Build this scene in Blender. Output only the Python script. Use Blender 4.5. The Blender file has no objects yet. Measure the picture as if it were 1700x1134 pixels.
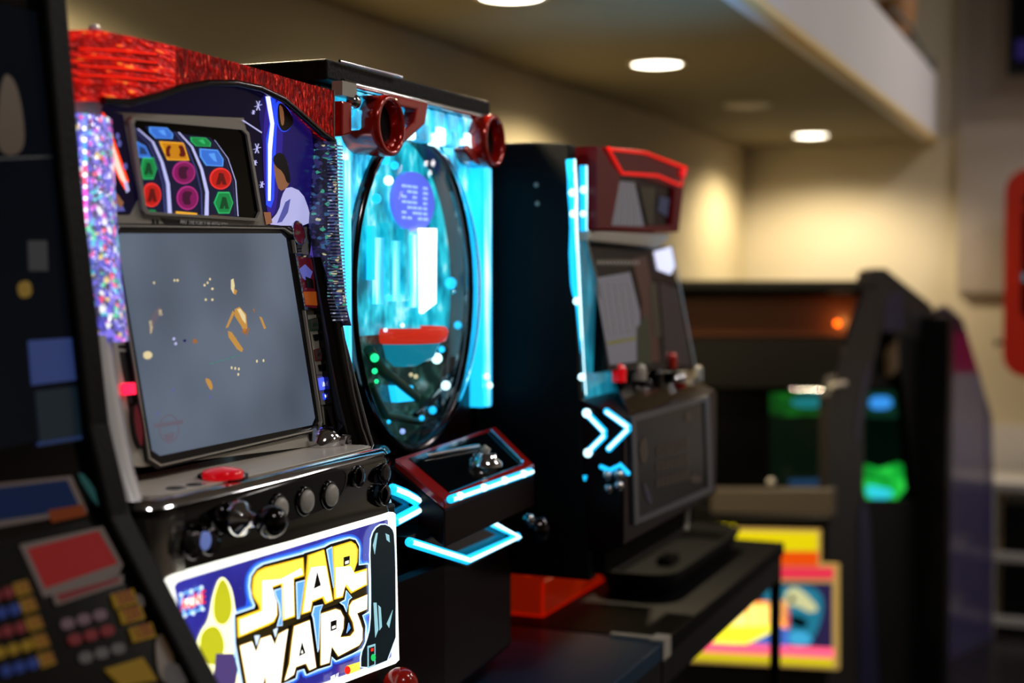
import bpy, bmesh, math, random
from mathutils import Vector, Matrix
random.seed(7)
C = bpy.context.scene.collection
PI = math.pi

# ------------------------------------------------------------------ camera
H = 1.45
F_PX = 2361.0
TH, PH = math.radians(22.767), math.radians(2.740)
cF = Vector((-math.sin(TH)*math.cos(PH), math.cos(TH)*math.cos(PH), -math.sin(PH)))
cR = Vector((math.cos(TH), math.sin(TH), 0)); cU = cR.cross(cF)
cam = bpy.data.cameras.new('camera'); co = bpy.data.objects.new('camera', cam); C.objects.link(co)
co.location = (0, 0, H)
co.rotation_euler = (PI/2 - PH, 0, TH)
cam.sensor_width = 36; cam.lens = 36*F_PX/1700
cam.clip_start = .02
cam.dof.use_dof = True; cam.dof.focus_distance = 1.70; cam.dof.aperture_fstop = 2.4
bpy.context.scene.camera = co
vs = bpy.context.scene.view_settings
vs.view_transform = 'Standard'; vs.look = 'None'; vs.gamma = 1; vs.exposure = 0; vs.use_curve_mapping = False
sc = bpy.context.scene
sc.cycles.use_denoising = True
sc.cycles.max_bounces = 8; sc.cycles.sample_clamp_indirect = 4

# ------------------------------------------------------------------ world
w = bpy.data.worlds.new('world'); sc.world = w; w.use_nodes = True
w.node_tree.nodes['Background'].inputs[0].default_value = (.55, .5, .46, 1)
w.node_tree.nodes['Background'].inputs[1].default_value = .035

def lamp(name, kind, loc, power, col, rot=(0, 0, 0), aim=None, **k):
    l = bpy.data.lights.new(name, kind); l.energy = power; l.color = col
    for a, b in k.items(): setattr(l, a, b)
    o = bpy.data.objects.new(name, l); C.objects.link(o); o.location = loc; o.rotation_euler = rot
    if aim: o.rotation_euler = (Vector(aim)-Vector(loc)).to_track_quat('-Z', 'Y').to_euler()
    return o
WARM = (1, .82, .54)
LIGHT_Y = [.65, 1.70, 2.736, 3.763, 5.936]
for y in LIGHT_Y:
    lamp('downlight_lamp', 'SPOT', (-1.15, y, 2.003), 58 if y > 5 else 68, WARM, spot_size=2.72, spot_blend=.55, shadow_soft_size=.05)
for (x, y) in ((.9, .3), (.9, 2.8), (.9, 5.0), (2.4, 3.4), (1.4, 5.7)):
    lamp('room_lamp', 'AREA', (x, y, 3.32), 16, (1, .93, .88), shape='DISK', size=.45)
lamp('room_lamp', 'AREA', (.7, 5.7, 3.32), 16, (1, .93, .88), shape='DISK', size=.45)  # further unseen lamp added to brighten the far wall
lamp('added_blue_spot', 'SPOT', (-.2, 2.5, .9), 60, (.12, .5, 1), aim=(-.92, 2.93, 2.02), spot_size=.60, spot_blend=1, shadow_soft_size=.2)  # unseen blue spot added to tint the soffit

# ------------------------------------------------------------------ pixel ray -> point on a real plane
def ray(p): return cF + cR*((p[0]-850)/F_PX) - cU*((p[1]-567)/F_PX)
def on(p, pl):
    n, c = pl; n = Vector(n); o = Vector((0, 0, H)); d = ray(p)
    return o + d*((c - n.dot(o))/n.dot(d))
def XP(x): return ((1, 0, 0), x)
def YP(y): return ((0, -1, 0), -y)      # normal faces the viewer
def ZP(z): return ((0, 0, 1), z)

# ------------------------------------------------------------------ materials
def lin(h):
    h = h.lstrip('#'); r = []
    for i in (0, 2, 4):
        v = int(h[i:i+2], 16)/255; r.append(v/12.92 if v <= .04045 else ((v+.055)/1.055)**2.4)
    return (*r, 1)
def setup(name):
    m = bpy.data.materials.new(name); m.use_nodes = True
    return m, m.node_tree, m.node_tree.nodes['Principled BSDF']
def mat(name, col, rough=.5, metal=0, emis=None, es=0, trans=0, alpha=1, coat=0, spec=None, ior=None, bump=0, bscale=60):
    m, t, b = setup(name)
    b.inputs['Base Color'].default_value = lin(col); b.inputs['Roughness'].default_value = rough
    b.inputs['Metallic'].default_value = metal
    if emis: b.inputs['Emission Color'].default_value = lin(emis); b.inputs['Emission Strength'].default_value = es
    b.inputs['Transmission Weight'].default_value = trans; b.inputs['Alpha'].default_value = alpha
    b.inputs['Coat Weight'].default_value = coat
    if spec is not None: b.inputs['Specular IOR Level'].default_value = spec
    if ior: b.inputs['IOR'].default_value = ior
    if bump:
        n = t.nodes.new('ShaderNodeTexNoise'); n.inputs['Scale'].default_value = bscale
        tc = t.nodes.new('ShaderNodeTexCoord'); t.links.new(tc.outputs['Object'], n.inputs['Vector'])
        bp = t.nodes.new('ShaderNodeBump'); bp.inputs['Strength'].default_value = bump; bp.inputs['Distance'].default_value = .01
        t.links.new(n.outputs[0], bp.inputs['Height']); t.links.new(bp.outputs[0], b.inputs['Normal'])
    return m
def cells(name, base, stops, scale, es, stretch=(1, 1, 1), rough=.12, metal=0, bump=.6, kind='VORONOI', thr=None):
    """lit prismatic plastic: cellular facets, each cell glowing with a colour from the ramp"""
    m, t, b = setup(name); N = t.nodes
    b.inputs['Base Color'].default_value = lin(base); b.inputs['Roughness'].default_value = rough; b.inputs['Metallic'].default_value = metal
    tc = N.new('ShaderNodeTexCoord'); mp = N.new('ShaderNodeMapping'); mp.inputs['Scale'].default_value = stretch
    t.links.new(tc.outputs['Object'], mp.inputs['Vector'])
    if kind == 'VORONOI':
        v = N.new('ShaderNodeTexVoronoi'); v.inputs['Scale'].default_value = scale
        t.links.new(mp.outputs[0], v.inputs['Vector']); sep = N.new('ShaderNodeSeparateColor'); t.links.new(v.outputs['Color'], sep.inputs[0]); fac = sep.outputs[0]; hgt = v.outputs['Distance']
    else:
        v = N.new('ShaderNodeTexNoise'); v.inputs['Scale'].default_value = scale; v.inputs['Detail'].default_value = 3; v.inputs['Roughness'].default_value = .6
        t.links.new(mp.outputs[0], v.inputs['Vector']); fac = v.outputs[0]; hgt = v.outputs[0]
    r = N.new('ShaderNodeValToRGB'); e = r.color_ramp.elements
    while len(e) > 1: e.remove(e[-1])
    for i, (p, c) in enumerate(stops):
        x = e[0] if i == 0 else e.new(p); x.position = p; x.color = lin(c)
    if kind == 'VORONOI': r.color_ramp.interpolation = 'CONSTANT'
    t.links.new(fac, r.inputs[0]); t.links.new(r.outputs[0], b.inputs['Emission Color']); b.inputs['Emission Strength'].default_value = es
    bp = N.new('ShaderNodeBump'); bp.inputs['Strength'].default_value = bump; bp.inputs['Distance'].default_value = .004
    t.links.new(hgt, bp.inputs['Height']); t.links.new(bp.outputs[0], b.inputs['Normal'])
    return m
def plaster(name, col, rough=.85):
    m, t, b = setup(name); N = t.nodes
    tc = N.new('ShaderNodeTexCoord'); n = N.new('ShaderNodeTexNoise'); n.inputs['Scale'].default_value = 180; n.inputs['Detail'].default_value = 4
    t.links.new(tc.outputs['Object'], n.inputs['Vector'])
    n2 = N.new('ShaderNodeTexNoise'); n2.inputs['Scale'].default_value = 3; t.links.new(tc.outputs['Object'], n2.inputs['Vector'])
    r = N.new('ShaderNodeValToRGB'); c = lin(col)
    r.color_ramp.elements[0].color = (c[0]*.94, c[1]*.94, c[2]*.93, 1); r.color_ramp.elements[1].color = c
    t.links.new(n2.outputs[0], r.inputs[0]); t.links.new(r.outputs[0], b.inputs['Base Color'])
    bp = N.new('ShaderNodeBump'); bp.inputs['Strength'].default_value = .25; bp.inputs['Distance'].default_value = .003
    t.links.new(n.outputs[0], bp.inputs['Height']); t.links.new(bp.outputs[0], b.inputs['Normal']); b.inputs['Roughness'].default_value = rough
    return m
M = {}
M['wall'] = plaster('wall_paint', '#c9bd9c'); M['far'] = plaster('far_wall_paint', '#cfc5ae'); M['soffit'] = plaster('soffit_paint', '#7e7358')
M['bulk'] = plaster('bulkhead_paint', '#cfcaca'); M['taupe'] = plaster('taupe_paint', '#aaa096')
M['ceil'] = plaster('ceiling_paint', '#c0bcb6')
M['black'] = mat('black_plastic', '#060606', .35, spec=.3); M['blackgl'] = mat('gloss_black', '#040404', .10, spec=.5)
M['blackmat'] = mat('matt_black', '#070707', .55, spec=.15, bump=.1, bscale=200)
M['lam'] = mat('black_laminate', '#040405', .45, spec=.07, bump=.04, bscale=90)
M['chrome'] = mat('chrome', '#d8d8dc', .09, 1, bump=.02, bscale=14); M['dchrome'] = mat('dark_chrome', '#4a4648', .13, 1, bump=.05, bscale=12)
M['silver'] = mat('silver_plastic', '#b9b4a8', .35, .15); M['satin'] = mat('satin_silver', '#e4e4e6', .25, .35, bump=.25, bscale=9); M['grey'] = mat('grey_plastic', '#b2aea6', .4); M['plate'] = mat('console_plate', '#dcd5c6', .3, spec=.5)
M['bezel'] = mat('silver_print', '#b4b0a4', .4, .05); M['bezdark'] = mat('dark_print', '#17151a', .3)
M['white'] = mat('white_plastic', '#e6e6e8', .4)
M['bluesheen'] = mat('blue_sheen_laminate', '#0c3048', .32, spec=.4)  # blue reflection on the near worktop put into its colour
M['void'] = mat('dull_black', '#040404', .7, spec=.06)
M['glass'] = mat('clear_glass', '#ffffff', .02, trans=1, ior=1.12)
M['lampw'] = mat('downlight_lens', '#ffffff', .4, emis='#fff2d8', es=9)
M['lampoff'] = mat('downlight_off', '#c9c2b0', .4)

# ------------------------------------------------------------------ mesh builder
class MB:
    def __init__(s): s.v = []; s.f = []; s.m = []; s.mats = []; s.sm = []
    def mi(s, m):
        if isinstance(m, str): m = M[m]
        if m not in s.mats: s.mats.append(m)
        return s.mats.index(m)
    def add(s, vs_, fs, m, smooth=False):
        o = len(s.v); s.v += [Vector(a) for a in vs_]; k = s.mi(m)
        for f in fs: s.f.append([i+o for i in f]); s.m.append(k); s.sm.append(smooth)
        return s
    def prism(s, pts, vec, m):
        n = len(pts); pts = [Vector(p) for p in pts]; vec = Vector(vec)
        fs = [list(range(n)), list(range(2*n-1, n-1, -1))] + [[i, (i+1) % n, (i+1) % n+n, i+n] for i in range(n)]
        return s.add(pts + [p+vec for p in pts], fs, m)
    def px(s, pts, pl, m, off=0.0, th=.002):
        """flat shape on a real plane, lifted `off` off it and `th` thick"""
        n = Vector(pl[0]).normalized()
        return s.prism([on(p, pl)+n*(off+0) for p in pts], -n*th, m)
    def box(s, lo, hi, m):
        x0, y0, z0 = lo; x1, y1, z1 = hi
        return s.prism([(x0, y0, z0), (x1, y0, z0), (x1, y1, z0), (x0, y1, z0)], (0, 0, z1-z0), m)
    def loft(s, rings, m, cap=True, smooth=True, closed=True):
        n = len(rings[0]); vv = [p for r in rings for p in r]; fs = []
        for a in range(len(rings)-1):
            for i in range(n if closed else n-1): fs.append([a*n+i, a*n+(i+1) % n, (a+1)*n+(i+1) % n, (a+1)*n+i])
        s.add(vv, fs, m, smooth)
        if cap and closed:
            s.add(rings[0], [list(range(n))], m); s.add(rings[-1], [list(range(n))], m)
        return s
    def tube(s, path, r, m, seg=8, closed=False, flat=1.0, up=(0, 0, 1)):
        path = [Vector(p) for p in path]; rings = []; k = len(path)
        for i, p in enumerate(path):
            a = path[i-1] if (i or closed) else p; b = path[(i+1) % k] if (i < k-1 or closed) else p
            t = (b-a).normalized(); u = t.cross(Vector(up))
            if u.length < .1: u = t.cross(Vector((1, 0, 0)))
            u.normalize(); v = t.cross(u)
            rings.append([p+(u*math.cos(2*PI*j/seg)*flat+v*math.sin(2*PI*j/seg))*r for j in range(seg)])
        if closed: rings.append(rings[0])
        return s.loft(rings, m, not closed)
    def lathe(s, prof, o, axis, m, seg=24, cap=True):
        o = Vector(o); a = Vector(axis).normalized(); u = a.cross(Vector((0, 0, 1)))
        if u.length < .1: u = a.cross(Vector((0, 1, 0)))
        u.normalize(); v = a.cross(u)
        return s.loft([[o+a*h+(u*math.cos(2*PI*j/seg)+v*math.sin(2*PI*j/seg))*r for j in range(seg)] for r, h in prof], m, cap)
    def ball(s, o, r, m, seg=20, k=10, axis=(0, 0, 1), sq=1.0):
        return s.lathe([(max(r*math.sin(PI*i/k), 1e-5), -r*sq*math.cos(PI*i/k)) for i in range(k+1)], o, axis, m, seg, False)
    def text(s, txt, o, right, up, size, m, depth=.0006, width=None, shear=0, bold=0):
        cu = bpy.data.curves.new('t', 'FONT'); cu.body = txt; cu.size = 1; cu.extrude = 0; cu.offset = bold; cu.align_x = 'CENTER'; cu.align_y = 'CENTER'; cu.shear = shear
        ob = bpy.data.objects.new('t', cu); C.objects.link(ob); bpy.context.view_layer.update()
        me = bpy.data.meshes.new_from_object(ob.evaluated_get(bpy.context.evaluated_depsgraph_get()))
        r = Vector(right).normalized(); u = Vector(up).normalized(); o = Vector(o); n = r.cross(u)
        xs = [v.co.x for v in me.vertices] or [0, 1]; sx = size
        if width: sx = width/(max(xs)-min(xs))
        s.add([o + r*v.co.x*sx + u*v.co.y*size + n*depth for v in me.vertices], [list(p.vertices) for p in me.polygons], m)
        bpy.data.objects.remove(ob); bpy.data.curves.remove(cu); bpy.data.meshes.remove(me)
        return s
    def build(s, name, parent=None, bevel=0, seg=2, origin=None):
        me = bpy.data.meshes.new(name)
        if parent is not None: base = WO[parent.name]
        elif origin is not None: base = Vector(origin)
        else:
            xs = [v.x for v in s.v]; ys = [v.y for v in s.v]; zs = [v.z for v in s.v]
            base = Vector(((min(xs)+max(xs))/2, (min(ys)+max(ys))/2, min(zs)))
        me.from_pydata([v-base for v in s.v], [], s.f)
        for m in s.mats: me.materials.append(m)
        for p, k, q in zip(me.polygons, s.m, s.sm): p.material_index = k; p.use_smooth = q
        bm = bmesh.new(); bm.from_mesh(me); bmesh.ops.recalc_face_normals(bm, faces=bm.faces); bm.to_mesh(me); bm.free()
        o = bpy.data.objects.new(name, me); C.objects.link(o)
        if parent is None: o.location = base
        else: o.parent = parent
        WO[o.name] = base
        if bevel:
            b = o.modifiers.new('b', 'BEVEL'); b.width = bevel; b.segments = seg; b.limit_method = 'ANGLE'; b.angle_limit = .6
        return o
WO = {}
def thing(name, label, cat, loc, group=None):
    o = bpy.data.objects.new(name, None); C.objects.link(o); o.location = loc; o.empty_display_size = .1
    o['label'] = label; o['category'] = cat
    if group: o['group'] = group
    WO[o.name] = Vector(loc); return o
def tag(o, label, cat, group=None):
    o['label'] = label; o['category'] = cat
    if group: o['group'] = group
    return o
def struct(o): o['kind'] = 'structure'; return o
def lab(o, t): o['label'] = t; return o
def smooth(pts, it=2):
    for _ in range(it):
        q = []
        for i in range(len(pts)):
            a = pts[i]; b = pts[(i+1) % len(pts)]
            q += [(a[0]*.75+b[0]*.25, a[1]*.75+b[1]*.25), (a[0]*.25+b[0]*.75, a[1]*.25+b[1]*.75)]
        pts = q
    return pts
def ell(cx, cy, rx, ry, n=28, rot=0):
    return [(cx+rx*math.cos(2*PI*i/n)*math.cos(rot)-ry*math.sin(2*PI*i/n)*math.sin(rot), cy+rx*math.cos(2*PI*i/n)*math.sin(rot)+ry*math.sin(2*PI*i/n)*math.cos(rot)) for i in range(n)]

# ================================================================== THE ROOM
LX, LY, ZC, EX = -1.548, 6.45, 2.025, -.70
def sbox(name, lo, hi, m): return struct(MB().box(lo, hi, m).build(name))
M['floor'] = mat('dark_floor', '#1c1a1a', .25, bump=.05, bscale=8)
sbox('floor', (LX-.1, -3, -.1), (4, LY+.1, 0), 'floor')
sbox('wall_left', (LX-.1, -3, 0), (LX, LY, 3.4), 'wall')
sbox('wall_far', (LX-.1, LY, 0), (4, LY+.1, 3.4), 'far')
sbox('wall_right', (4, -3, 0), (4.1, LY+.1, 3.4), 'taupe')
sbox('wall_back', (LX-.1, -3.1, 0), (4.1, -3, 3.4), 'taupe')
sbox('ceiling', (LX-.1, -3.1, 3.4), (4.1, LY+.1, 3.5), 'ceil')
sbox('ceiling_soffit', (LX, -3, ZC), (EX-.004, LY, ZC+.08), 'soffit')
sbox('wall_bulkhead', (EX-.06, -3, ZC-.0005), (EX, LY, 2.304), 'bulk')
M['bead'] = mat('bead_lit_edge', '#d6bb84', .6)  # yellow of the lit soffit edge put into the bead colour
struct(MB().box((EX-.02, -3, ZC-.006), (EX+.004, LY, ZC+.014), 'bead').build('trim_1'))
struct(MB().box((-.607, LY-.05, 1.369), (4, LY, 3.4), 'taupe').build('wall_upper_panel'))  # panel added to give the upper far wall a darker tone
for i, y in enumerate([.65, 1.70, 2.736, 3.763, 4.813, 5.936]):
    lit = y != 4.813
    t = thing('recessed_downlight', ['recessed downlight above the dark machine at the near end of the row', 'warm recessed downlight above the silver slot machine', 'glowing recessed downlight cut by the top edge of the photo', 'glowing recessed downlight in the low ceiling, larger of the two fully seen', 'unlit recessed fitting between the two glowing downlights', 'glowing recessed downlight nearest the far wall'][i], 'ceiling light', (-1.15, y, ZC), 'downlights in the low ceiling')
    ring = MB().lathe([(.068, 0), (.082, 0), (.082, -.004), (.070, -.007), (.068, -.002), (.068, 0)], (-1.15, y, ZC), (0, 0, 1), 'lampoff', 32, False).build('trim_ring', t)
    MB().lathe([(.069, 0), (.066, -.006), (.04, -.010), (.001, -.011)], (-1.15, y, ZC), (0, 0, 1), 'lampw' if lit else 'lampoff', 32, True).build('lens', t)

# ================================================================== COUNTERS
def counter(y0, y1, label, topm='lam'):
    t = thing('counter', label, 'counter', (-1.1, (y0+y1)/2, 0), 'counters under the machines')
    MB().box((-1.45, y0, .79), (-.692, y1, .82), topm).build('worktop', t, .002)
    lab(MB().box((-.712, y0+.02, .735), (-.698, y1-.02, .79), 'black').build('apron', t), 'black front rail')
    MB().box((-1.45, y0+.02, .0), (-1.0, y1-.02, .789), 'blackmat').build('cabinet', t)
    for x, y in ((-.71, y0+.012), (-.71, y1-.012)):
        MB().box((x-.01, y-.010, 0), (x+.012, y+.010, .79), 'blackgl').build('leg', t, .001)
    return t
counter(.35, 2.325, 'black counter with painted blue sheen in front of the neon lit machine', 'bluesheen')
counter(2.332, 3.30, 'black laminate counter carrying the orange basket and black tray')
b = MB(); b.box((-.79, 2.322, .8205), (-.700, 2.336, .824), 'silver'); b.box((-.715, 2.31, .8205), (-.690, 2.352, .825), 'silver'); b.box((-.691, 2.31, .79), (-.6885, 2.352, .825), 'silver')
tag(b.build('corner_bracket'), 'small silver bracket joining the edges of the two black counters', 'bracket')
tag(MB().box((-1.42, .56, .82), (-.985, 2.12, .845), 'black').build('riser_board', None, .003), 'long black riser board under the row of machines', 'riser')
tag(MB().box((-1.42, 2.16, .82), (-1.06, 2.68, .95), 'black').build('riser_block', None, .004), 'black block raising the machine with double arrow lights', 'riser')

# ================================================================== SLOT MACHINE with star lettering
P1 = ((1, 0, .11), -.918+.11*1.5)
m1 = thing('slot_machine', 'silver slot machine with red sparkling header, dark reels and a backlit lettered panel', 'slot machine', (-1.1, 1.31, .845))
P2 = ((1, 0, -.12), -.918-.12*1.5)
Y0, Y1 = 1.07, 1.555
MB().box((-1.42, Y0, .845), (-.985, Y1, 1.672), 'blackgl').box((-.985, Y0, .845), (-.93, Y0+.015, 1.6), 'blackgl').box((-.985, Y1-.012, .845), (-.93, Y1, 1.6), 'blackgl').box((-.986, Y0+.01, .845), (-.88, Y1-.01, 1.16), 'blackgl').build('body', m1, .004)
# red header: deep box with a waving lower edge
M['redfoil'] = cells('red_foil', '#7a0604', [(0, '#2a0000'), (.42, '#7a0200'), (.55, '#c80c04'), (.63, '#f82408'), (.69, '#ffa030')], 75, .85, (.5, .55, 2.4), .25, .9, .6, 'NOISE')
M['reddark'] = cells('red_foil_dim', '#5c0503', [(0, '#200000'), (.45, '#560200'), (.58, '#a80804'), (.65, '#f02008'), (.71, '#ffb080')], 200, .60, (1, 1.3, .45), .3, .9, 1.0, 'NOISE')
wave = [(106, 166), (170, 168), (215, 170), (260, 160), (300, 146), (345, 138), (390, 138), (430, 146), (470, 165), (505, 195), (535, 222), (554, 235)]
top = [(554, 151), (480, 130), (400, 106), (320, 84), (240, 65), (160, 49), (108, 50)]
HP = XP(-.892)
def header(a0, a1, b0, b1, m, name, parent, th=.06):
    return MB().px([top[i] for i in range(b0, b1)] + [wave[i] for i in range(a0, a1)], HP, m, 0, th).build(name, parent)
q = MB(); n = Vector((1, 0, 0))
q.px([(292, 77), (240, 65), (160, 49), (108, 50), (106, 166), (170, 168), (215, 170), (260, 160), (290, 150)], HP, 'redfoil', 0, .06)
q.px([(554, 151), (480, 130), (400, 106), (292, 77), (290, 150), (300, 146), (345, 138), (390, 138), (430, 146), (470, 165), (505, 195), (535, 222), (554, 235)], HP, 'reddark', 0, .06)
hd = q.build('header_light', m1)
# dark gaps + bright lamp bars inside header left
M['redglow'] = mat('red_lamp', '#ff2008', .2, emis='#f81c06', es=.8); M['redblack'] = mat('deep_red', '#140000', .35, spec=.12)
q = MB()
for yy in (82, 97, 112, 127): q.px([(112, yy-4), (180, yy-1), (262, yy+9), (262, yy+12), (180, yy+3), (112, yy)], HP, 'redblack', .0012, .0012)
for yy in (78, 92, 107, 122): q.px([(128, yy+1), (185, yy+3), (258, yy+11), (258, yy+14), (185, yy+7), (128, yy+4)], HP, 'redglow', .0014, .0012)
q.build('lamp_bar', hd)
# chrome moulding following the wave
lab(MB().tube([on(p, XP(-.890)) for p in wave[1:]], .0042, 'dchrome', 8).build('header_moulding', m1), 'dark chrome moulding')
MB().tube([on(p, XP(-.892)) for p in [(554, 150), (554, 236)]], .0016, 'chrome').build('header_corner', m1)
MB().ball(on((157, 50), XP(-.90)), .006, 'white').build('header_screw', m1)

# printed front panel (one sheet, with window holes shown by stepped parts)
def wrap(pts): return [on(p, P1) for p in pts]
M['navy'] = mat('navy_print', '#0a0720', .18, emis='#0b0730', es=.35, spec=.3)
M['violet'] = mat('violet_print', '#281878', .2, emis='#2c1c92', es=.75)
M['vio2'] = mat('indigo_print', '#180f58', .2, emis='#1a1060', es=.65)
M['bluegl'] = mat('blue_print', '#2040d0', .2, emis='#2446e8', es=1.1)
M['beamw'] = mat('beam_white', '#ffffff', .2, emis='#d8dcff', es=1.6)
M['beamr'] = mat('beam_red', '#ff4010', .2, emis='#ff3c10', es=1.2)
M['beamrw'] = mat('beam_pink', '#ffb0a0', .2, emis='#ffb8a8', es=1.5)
M['pale'] = mat('pale_cloth', '#c4c4f0', .4, emis='#b8b8ee', es=.75)
M['pale2'] = mat('pale_shadow', '#6a6fb8', .4, emis='#585cb0', es=.6)
M['tan'] = mat('tan_print', '#a06a48', .4, emis='#a06a48', es=.5)
M['hairp'] = mat('brown_print', '#1c1210', .4)
p = MB()
# sheet base
p.px([(100, 372), (523, 384), (531, 454), (543, 587), (551, 737), (238, 775), (162, 770), (130, 640)], P1, 'bezel', 0, .004)
p.px([(110, 120), (300, 110), (420, 120), (536, 200), (519, 384), (100, 370)], P2, 'bezel', 0, .004)
# black/navy upper art
p.px([(170, 168), (300, 128), (420, 128), (538, 210), (525, 376), (470, 376), (462, 380), (440, 372), (405, 195), (170, 185)], P2, 'navy', .0006, .0006)
p.px([(168, 180), (203, 190), (228, 330), (215, 356), (168, 356)], P2, 'navy', .0008, .0006)
# glows, beams (right)
p.px(smooth([(425, 160), (462, 150), (520, 200), (520, 330), (500, 372), (448, 368), (436, 250)], 2), P2, 'vio2', .0010, .0004)
p.px(smooth([(440, 160), (462, 160), (470, 220), (462, 300), (455, 362), (440, 355), (434, 240)], 2), P2, 'violet', .0013, .0004)
p.px([(438, 160), (455, 160), (458, 200), (453, 330), (448, 345), (440, 340), (440, 230), (446, 205)], P2, 'bluegl', .0016, .0004)
p.px([(439, 160), (446, 160), (453, 205), (449, 250), (447, 333), (443, 333), (443, 240), (447, 206)], P2, 'beamw', .0019, .0004)
# pale robed shape, generic
p.px(smooth([(476, 308), (500, 318), (512, 350), (516, 375), (448, 374), (446, 368), (462, 350), (466, 325)], 1), P2, 'pale', .0016, .0004)
p.px([(472, 335), (480, 330), (476, 352), (466, 368), (458, 370)], P2, 'pale2', .0019, .0004)
p.px([(436, 352), (447, 352), (450, 370), (440, 373)], P2, 'tan', .0018, .0004)
p.px(smooth([(452, 268), (462, 258), (474, 262), (480, 300), (474, 312), (462, 318), (455, 296)], 1), P2, 'tan', .0018, .0004)
p.px(smooth([(450, 262), (460, 252), (472, 258), (481, 300), (475, 306), (468, 285), (455, 276)], 1), P2, 'hairp', .0021, .0004)
p.px(smooth([(455, 166), (470, 170), (486, 195), (482, 212), (468, 222), (456, 205)], 2), P2, 'bluegl', .0016, .0004)
p.px(smooth([(459, 170), (470, 173), (486, 196), (482, 211), (468, 220), (459, 205)], 2), P2, 'hairp', .0019, .0004)
p.px(smooth([(461, 172), (468, 180), (470, 205), (465, 210), (462, 190)], 1), P2, 'tan', .0021, .0004)
# specks: ships and streaks
for cx, cy, a in ((426, 175, 9), (424, 246, 9), (421, 270, 5), (432, 306, 6), (418, 186, 4)):
    for k in range(3):
        an = 1.1+k*.9; p.px([(cx-a*math.cos(an)*.7, cy-a*math.sin(an)), (cx-a*math.cos(an)*.7+1.6, cy-a*math.sin(an)+1), (cx+a*math.cos(an)*.7+1.4, cy+a*math.sin(an)), (cx+a*math.cos(an)*.7-.5, cy+a*math.sin(an))], P2, 'pale', .0018, .0003)
p.px([(400, 200), (402, 199), (433, 219), (432, 221)], P2, 'pale', .0018, .0003)
# red beam (left)
p.px([(168, 186), (173, 190), (212, 300), (206, 315), (200, 305), (168, 240)], P2, 'beamr', .0014, .0004)
p.px([(168, 198), (171, 198), (207, 300), (204, 304), (198, 297), (168, 226)], P2, 'beamrw', .0017, .0004)
p.px([(203, 302), (209, 300), (213, 316), (208, 320)], P2, 'pale', .0017, .0004)
p.px([(168, 322), (182, 318), (196, 330), (206, 350), (168, 352)], P2, 'pale2', .0015, .0004)
p.px([(172, 300), (180, 306), (203, 336), (199, 345), (184, 330), (172, 322)], P2, 'tan', .0018, .0004)
for cx, cy in ((193, 226), (206, 276), (196, 238)): p.px(ell(cx, cy, 3.5, 6, 8), P2, 'pale2', .0017, .0003)
p.build('front_panel', m1)
q = MB()
# black header strip for motto
q.px([(266, 362), (404, 377), (400, 392-10), (274, 372)], P2, 'bezdark', .0010, .0006)
for a in ((252, 363), (259, 364), (409, 374), (415, 375)): q.px([(a[0], a[1]), (a[0]+3, a[1]+.4), (a[0]+4, a[1]+10), (a[0]+1, a[1]+9.6)], P2, 'bezdark', .0010, .0006)
o_ = on((337, 370.5), P2); rt = on((400, 377), P2)-on((270, 364), P2); n1 = Vector(P2[0]).normalized()
q.text('MAY THE FORCE BE WITH YOU', o_+n1*.0016, rt, n1.cross(rt), .0085, 'white', .0004, .088, bold=.02)
q.build('motto_strip', m1)
# --- reel window
RP = P2
rw = MB()
win = [(216, 197), (396, 214), (404, 222), (426, 352), (421, 363), (240, 352), (234, 345), (213, 205)]
def frame(mb, outer, inner, pl, m, off, th):
    n = Vector(pl[0]).normalized(); k = len(outer)
    O = [on(a, pl)+n*off for a in outer]; I = [on(a, pl)+n*off for a in inner]
    vv = O+I+[a-n*th for a in O]+[a-n*th for a in I]
    fs = []
    for i in range(k):
        j = (i+1) % k; fs += [[i, j, k+j, k+i], [2*k+i, 2*k+j, j, i], [3*k+i, 3*k+j, 2*k+j, 2*k+i], [k+i, k+j, 3*k+j, 3*k+i]]
    mb.add(vv, fs, m)
def scale(pts, f, g=None):
    cx = sum(a[0] for a in pts)/len(pts); cy = sum(a[1] for a in pts)/len(pts); g = g or f
    return [(cx+(a-cx)*f, cy+(b-cy)*g) for a, b in pts]
M['pitblack'] = mat('reel_dark', '#030304', .12, spec=.2)
rw.px(win, RP, 'pitblack', .0022, .0012)
frame(rw, scale(win, 1.035, 1.04), scale(win, 1.0, 1.0), RP, 'bezel', .0055, .004)
frame(rw, scale(win, 1.005), scale(win, .985), RP, 'grey', .006, .003)
win_o = rw.build('reel_window', m1)
M['reel'] = mat('reel_strip', '#10122e', .25, emis='#0e1030', es=.8)
M['reelw'] = mat('reel_edge', '#d8d8ff', .25, emis='#b4b8f4', es=.85)
M['reell'] = mat('reel_line', '#5a5aa0', .25, emis='#5058a8', es=.6)
SYM = {'b': '#3c7be8', 'g': '#139048', 'r': '#c81c14', 'm': '#8a1460', 'y': '#d88c10'}
for k, v in SYM.items():
    M['s'+k] = mat('symbol_'+k, v, .3, emis=v, es=.6)
    hx = v[1:]; dk = '#'+''.join('%02x' % int(int(hx[i:i+2], 16)*.45) for i in (0, 2, 4)); M['t'+k] = mat('symbol_dark_'+k, dk, .3, emis=dk, es=.8)
    lt = '#'+''.join('%02x' % min(255, int(int(hx[i:i+2], 16)*1.15+25)) for i in (0, 2, 4)); M['u'+k] = mat('symbol_light_'+k, lt, .3, emis=lt, es=.7)
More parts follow.
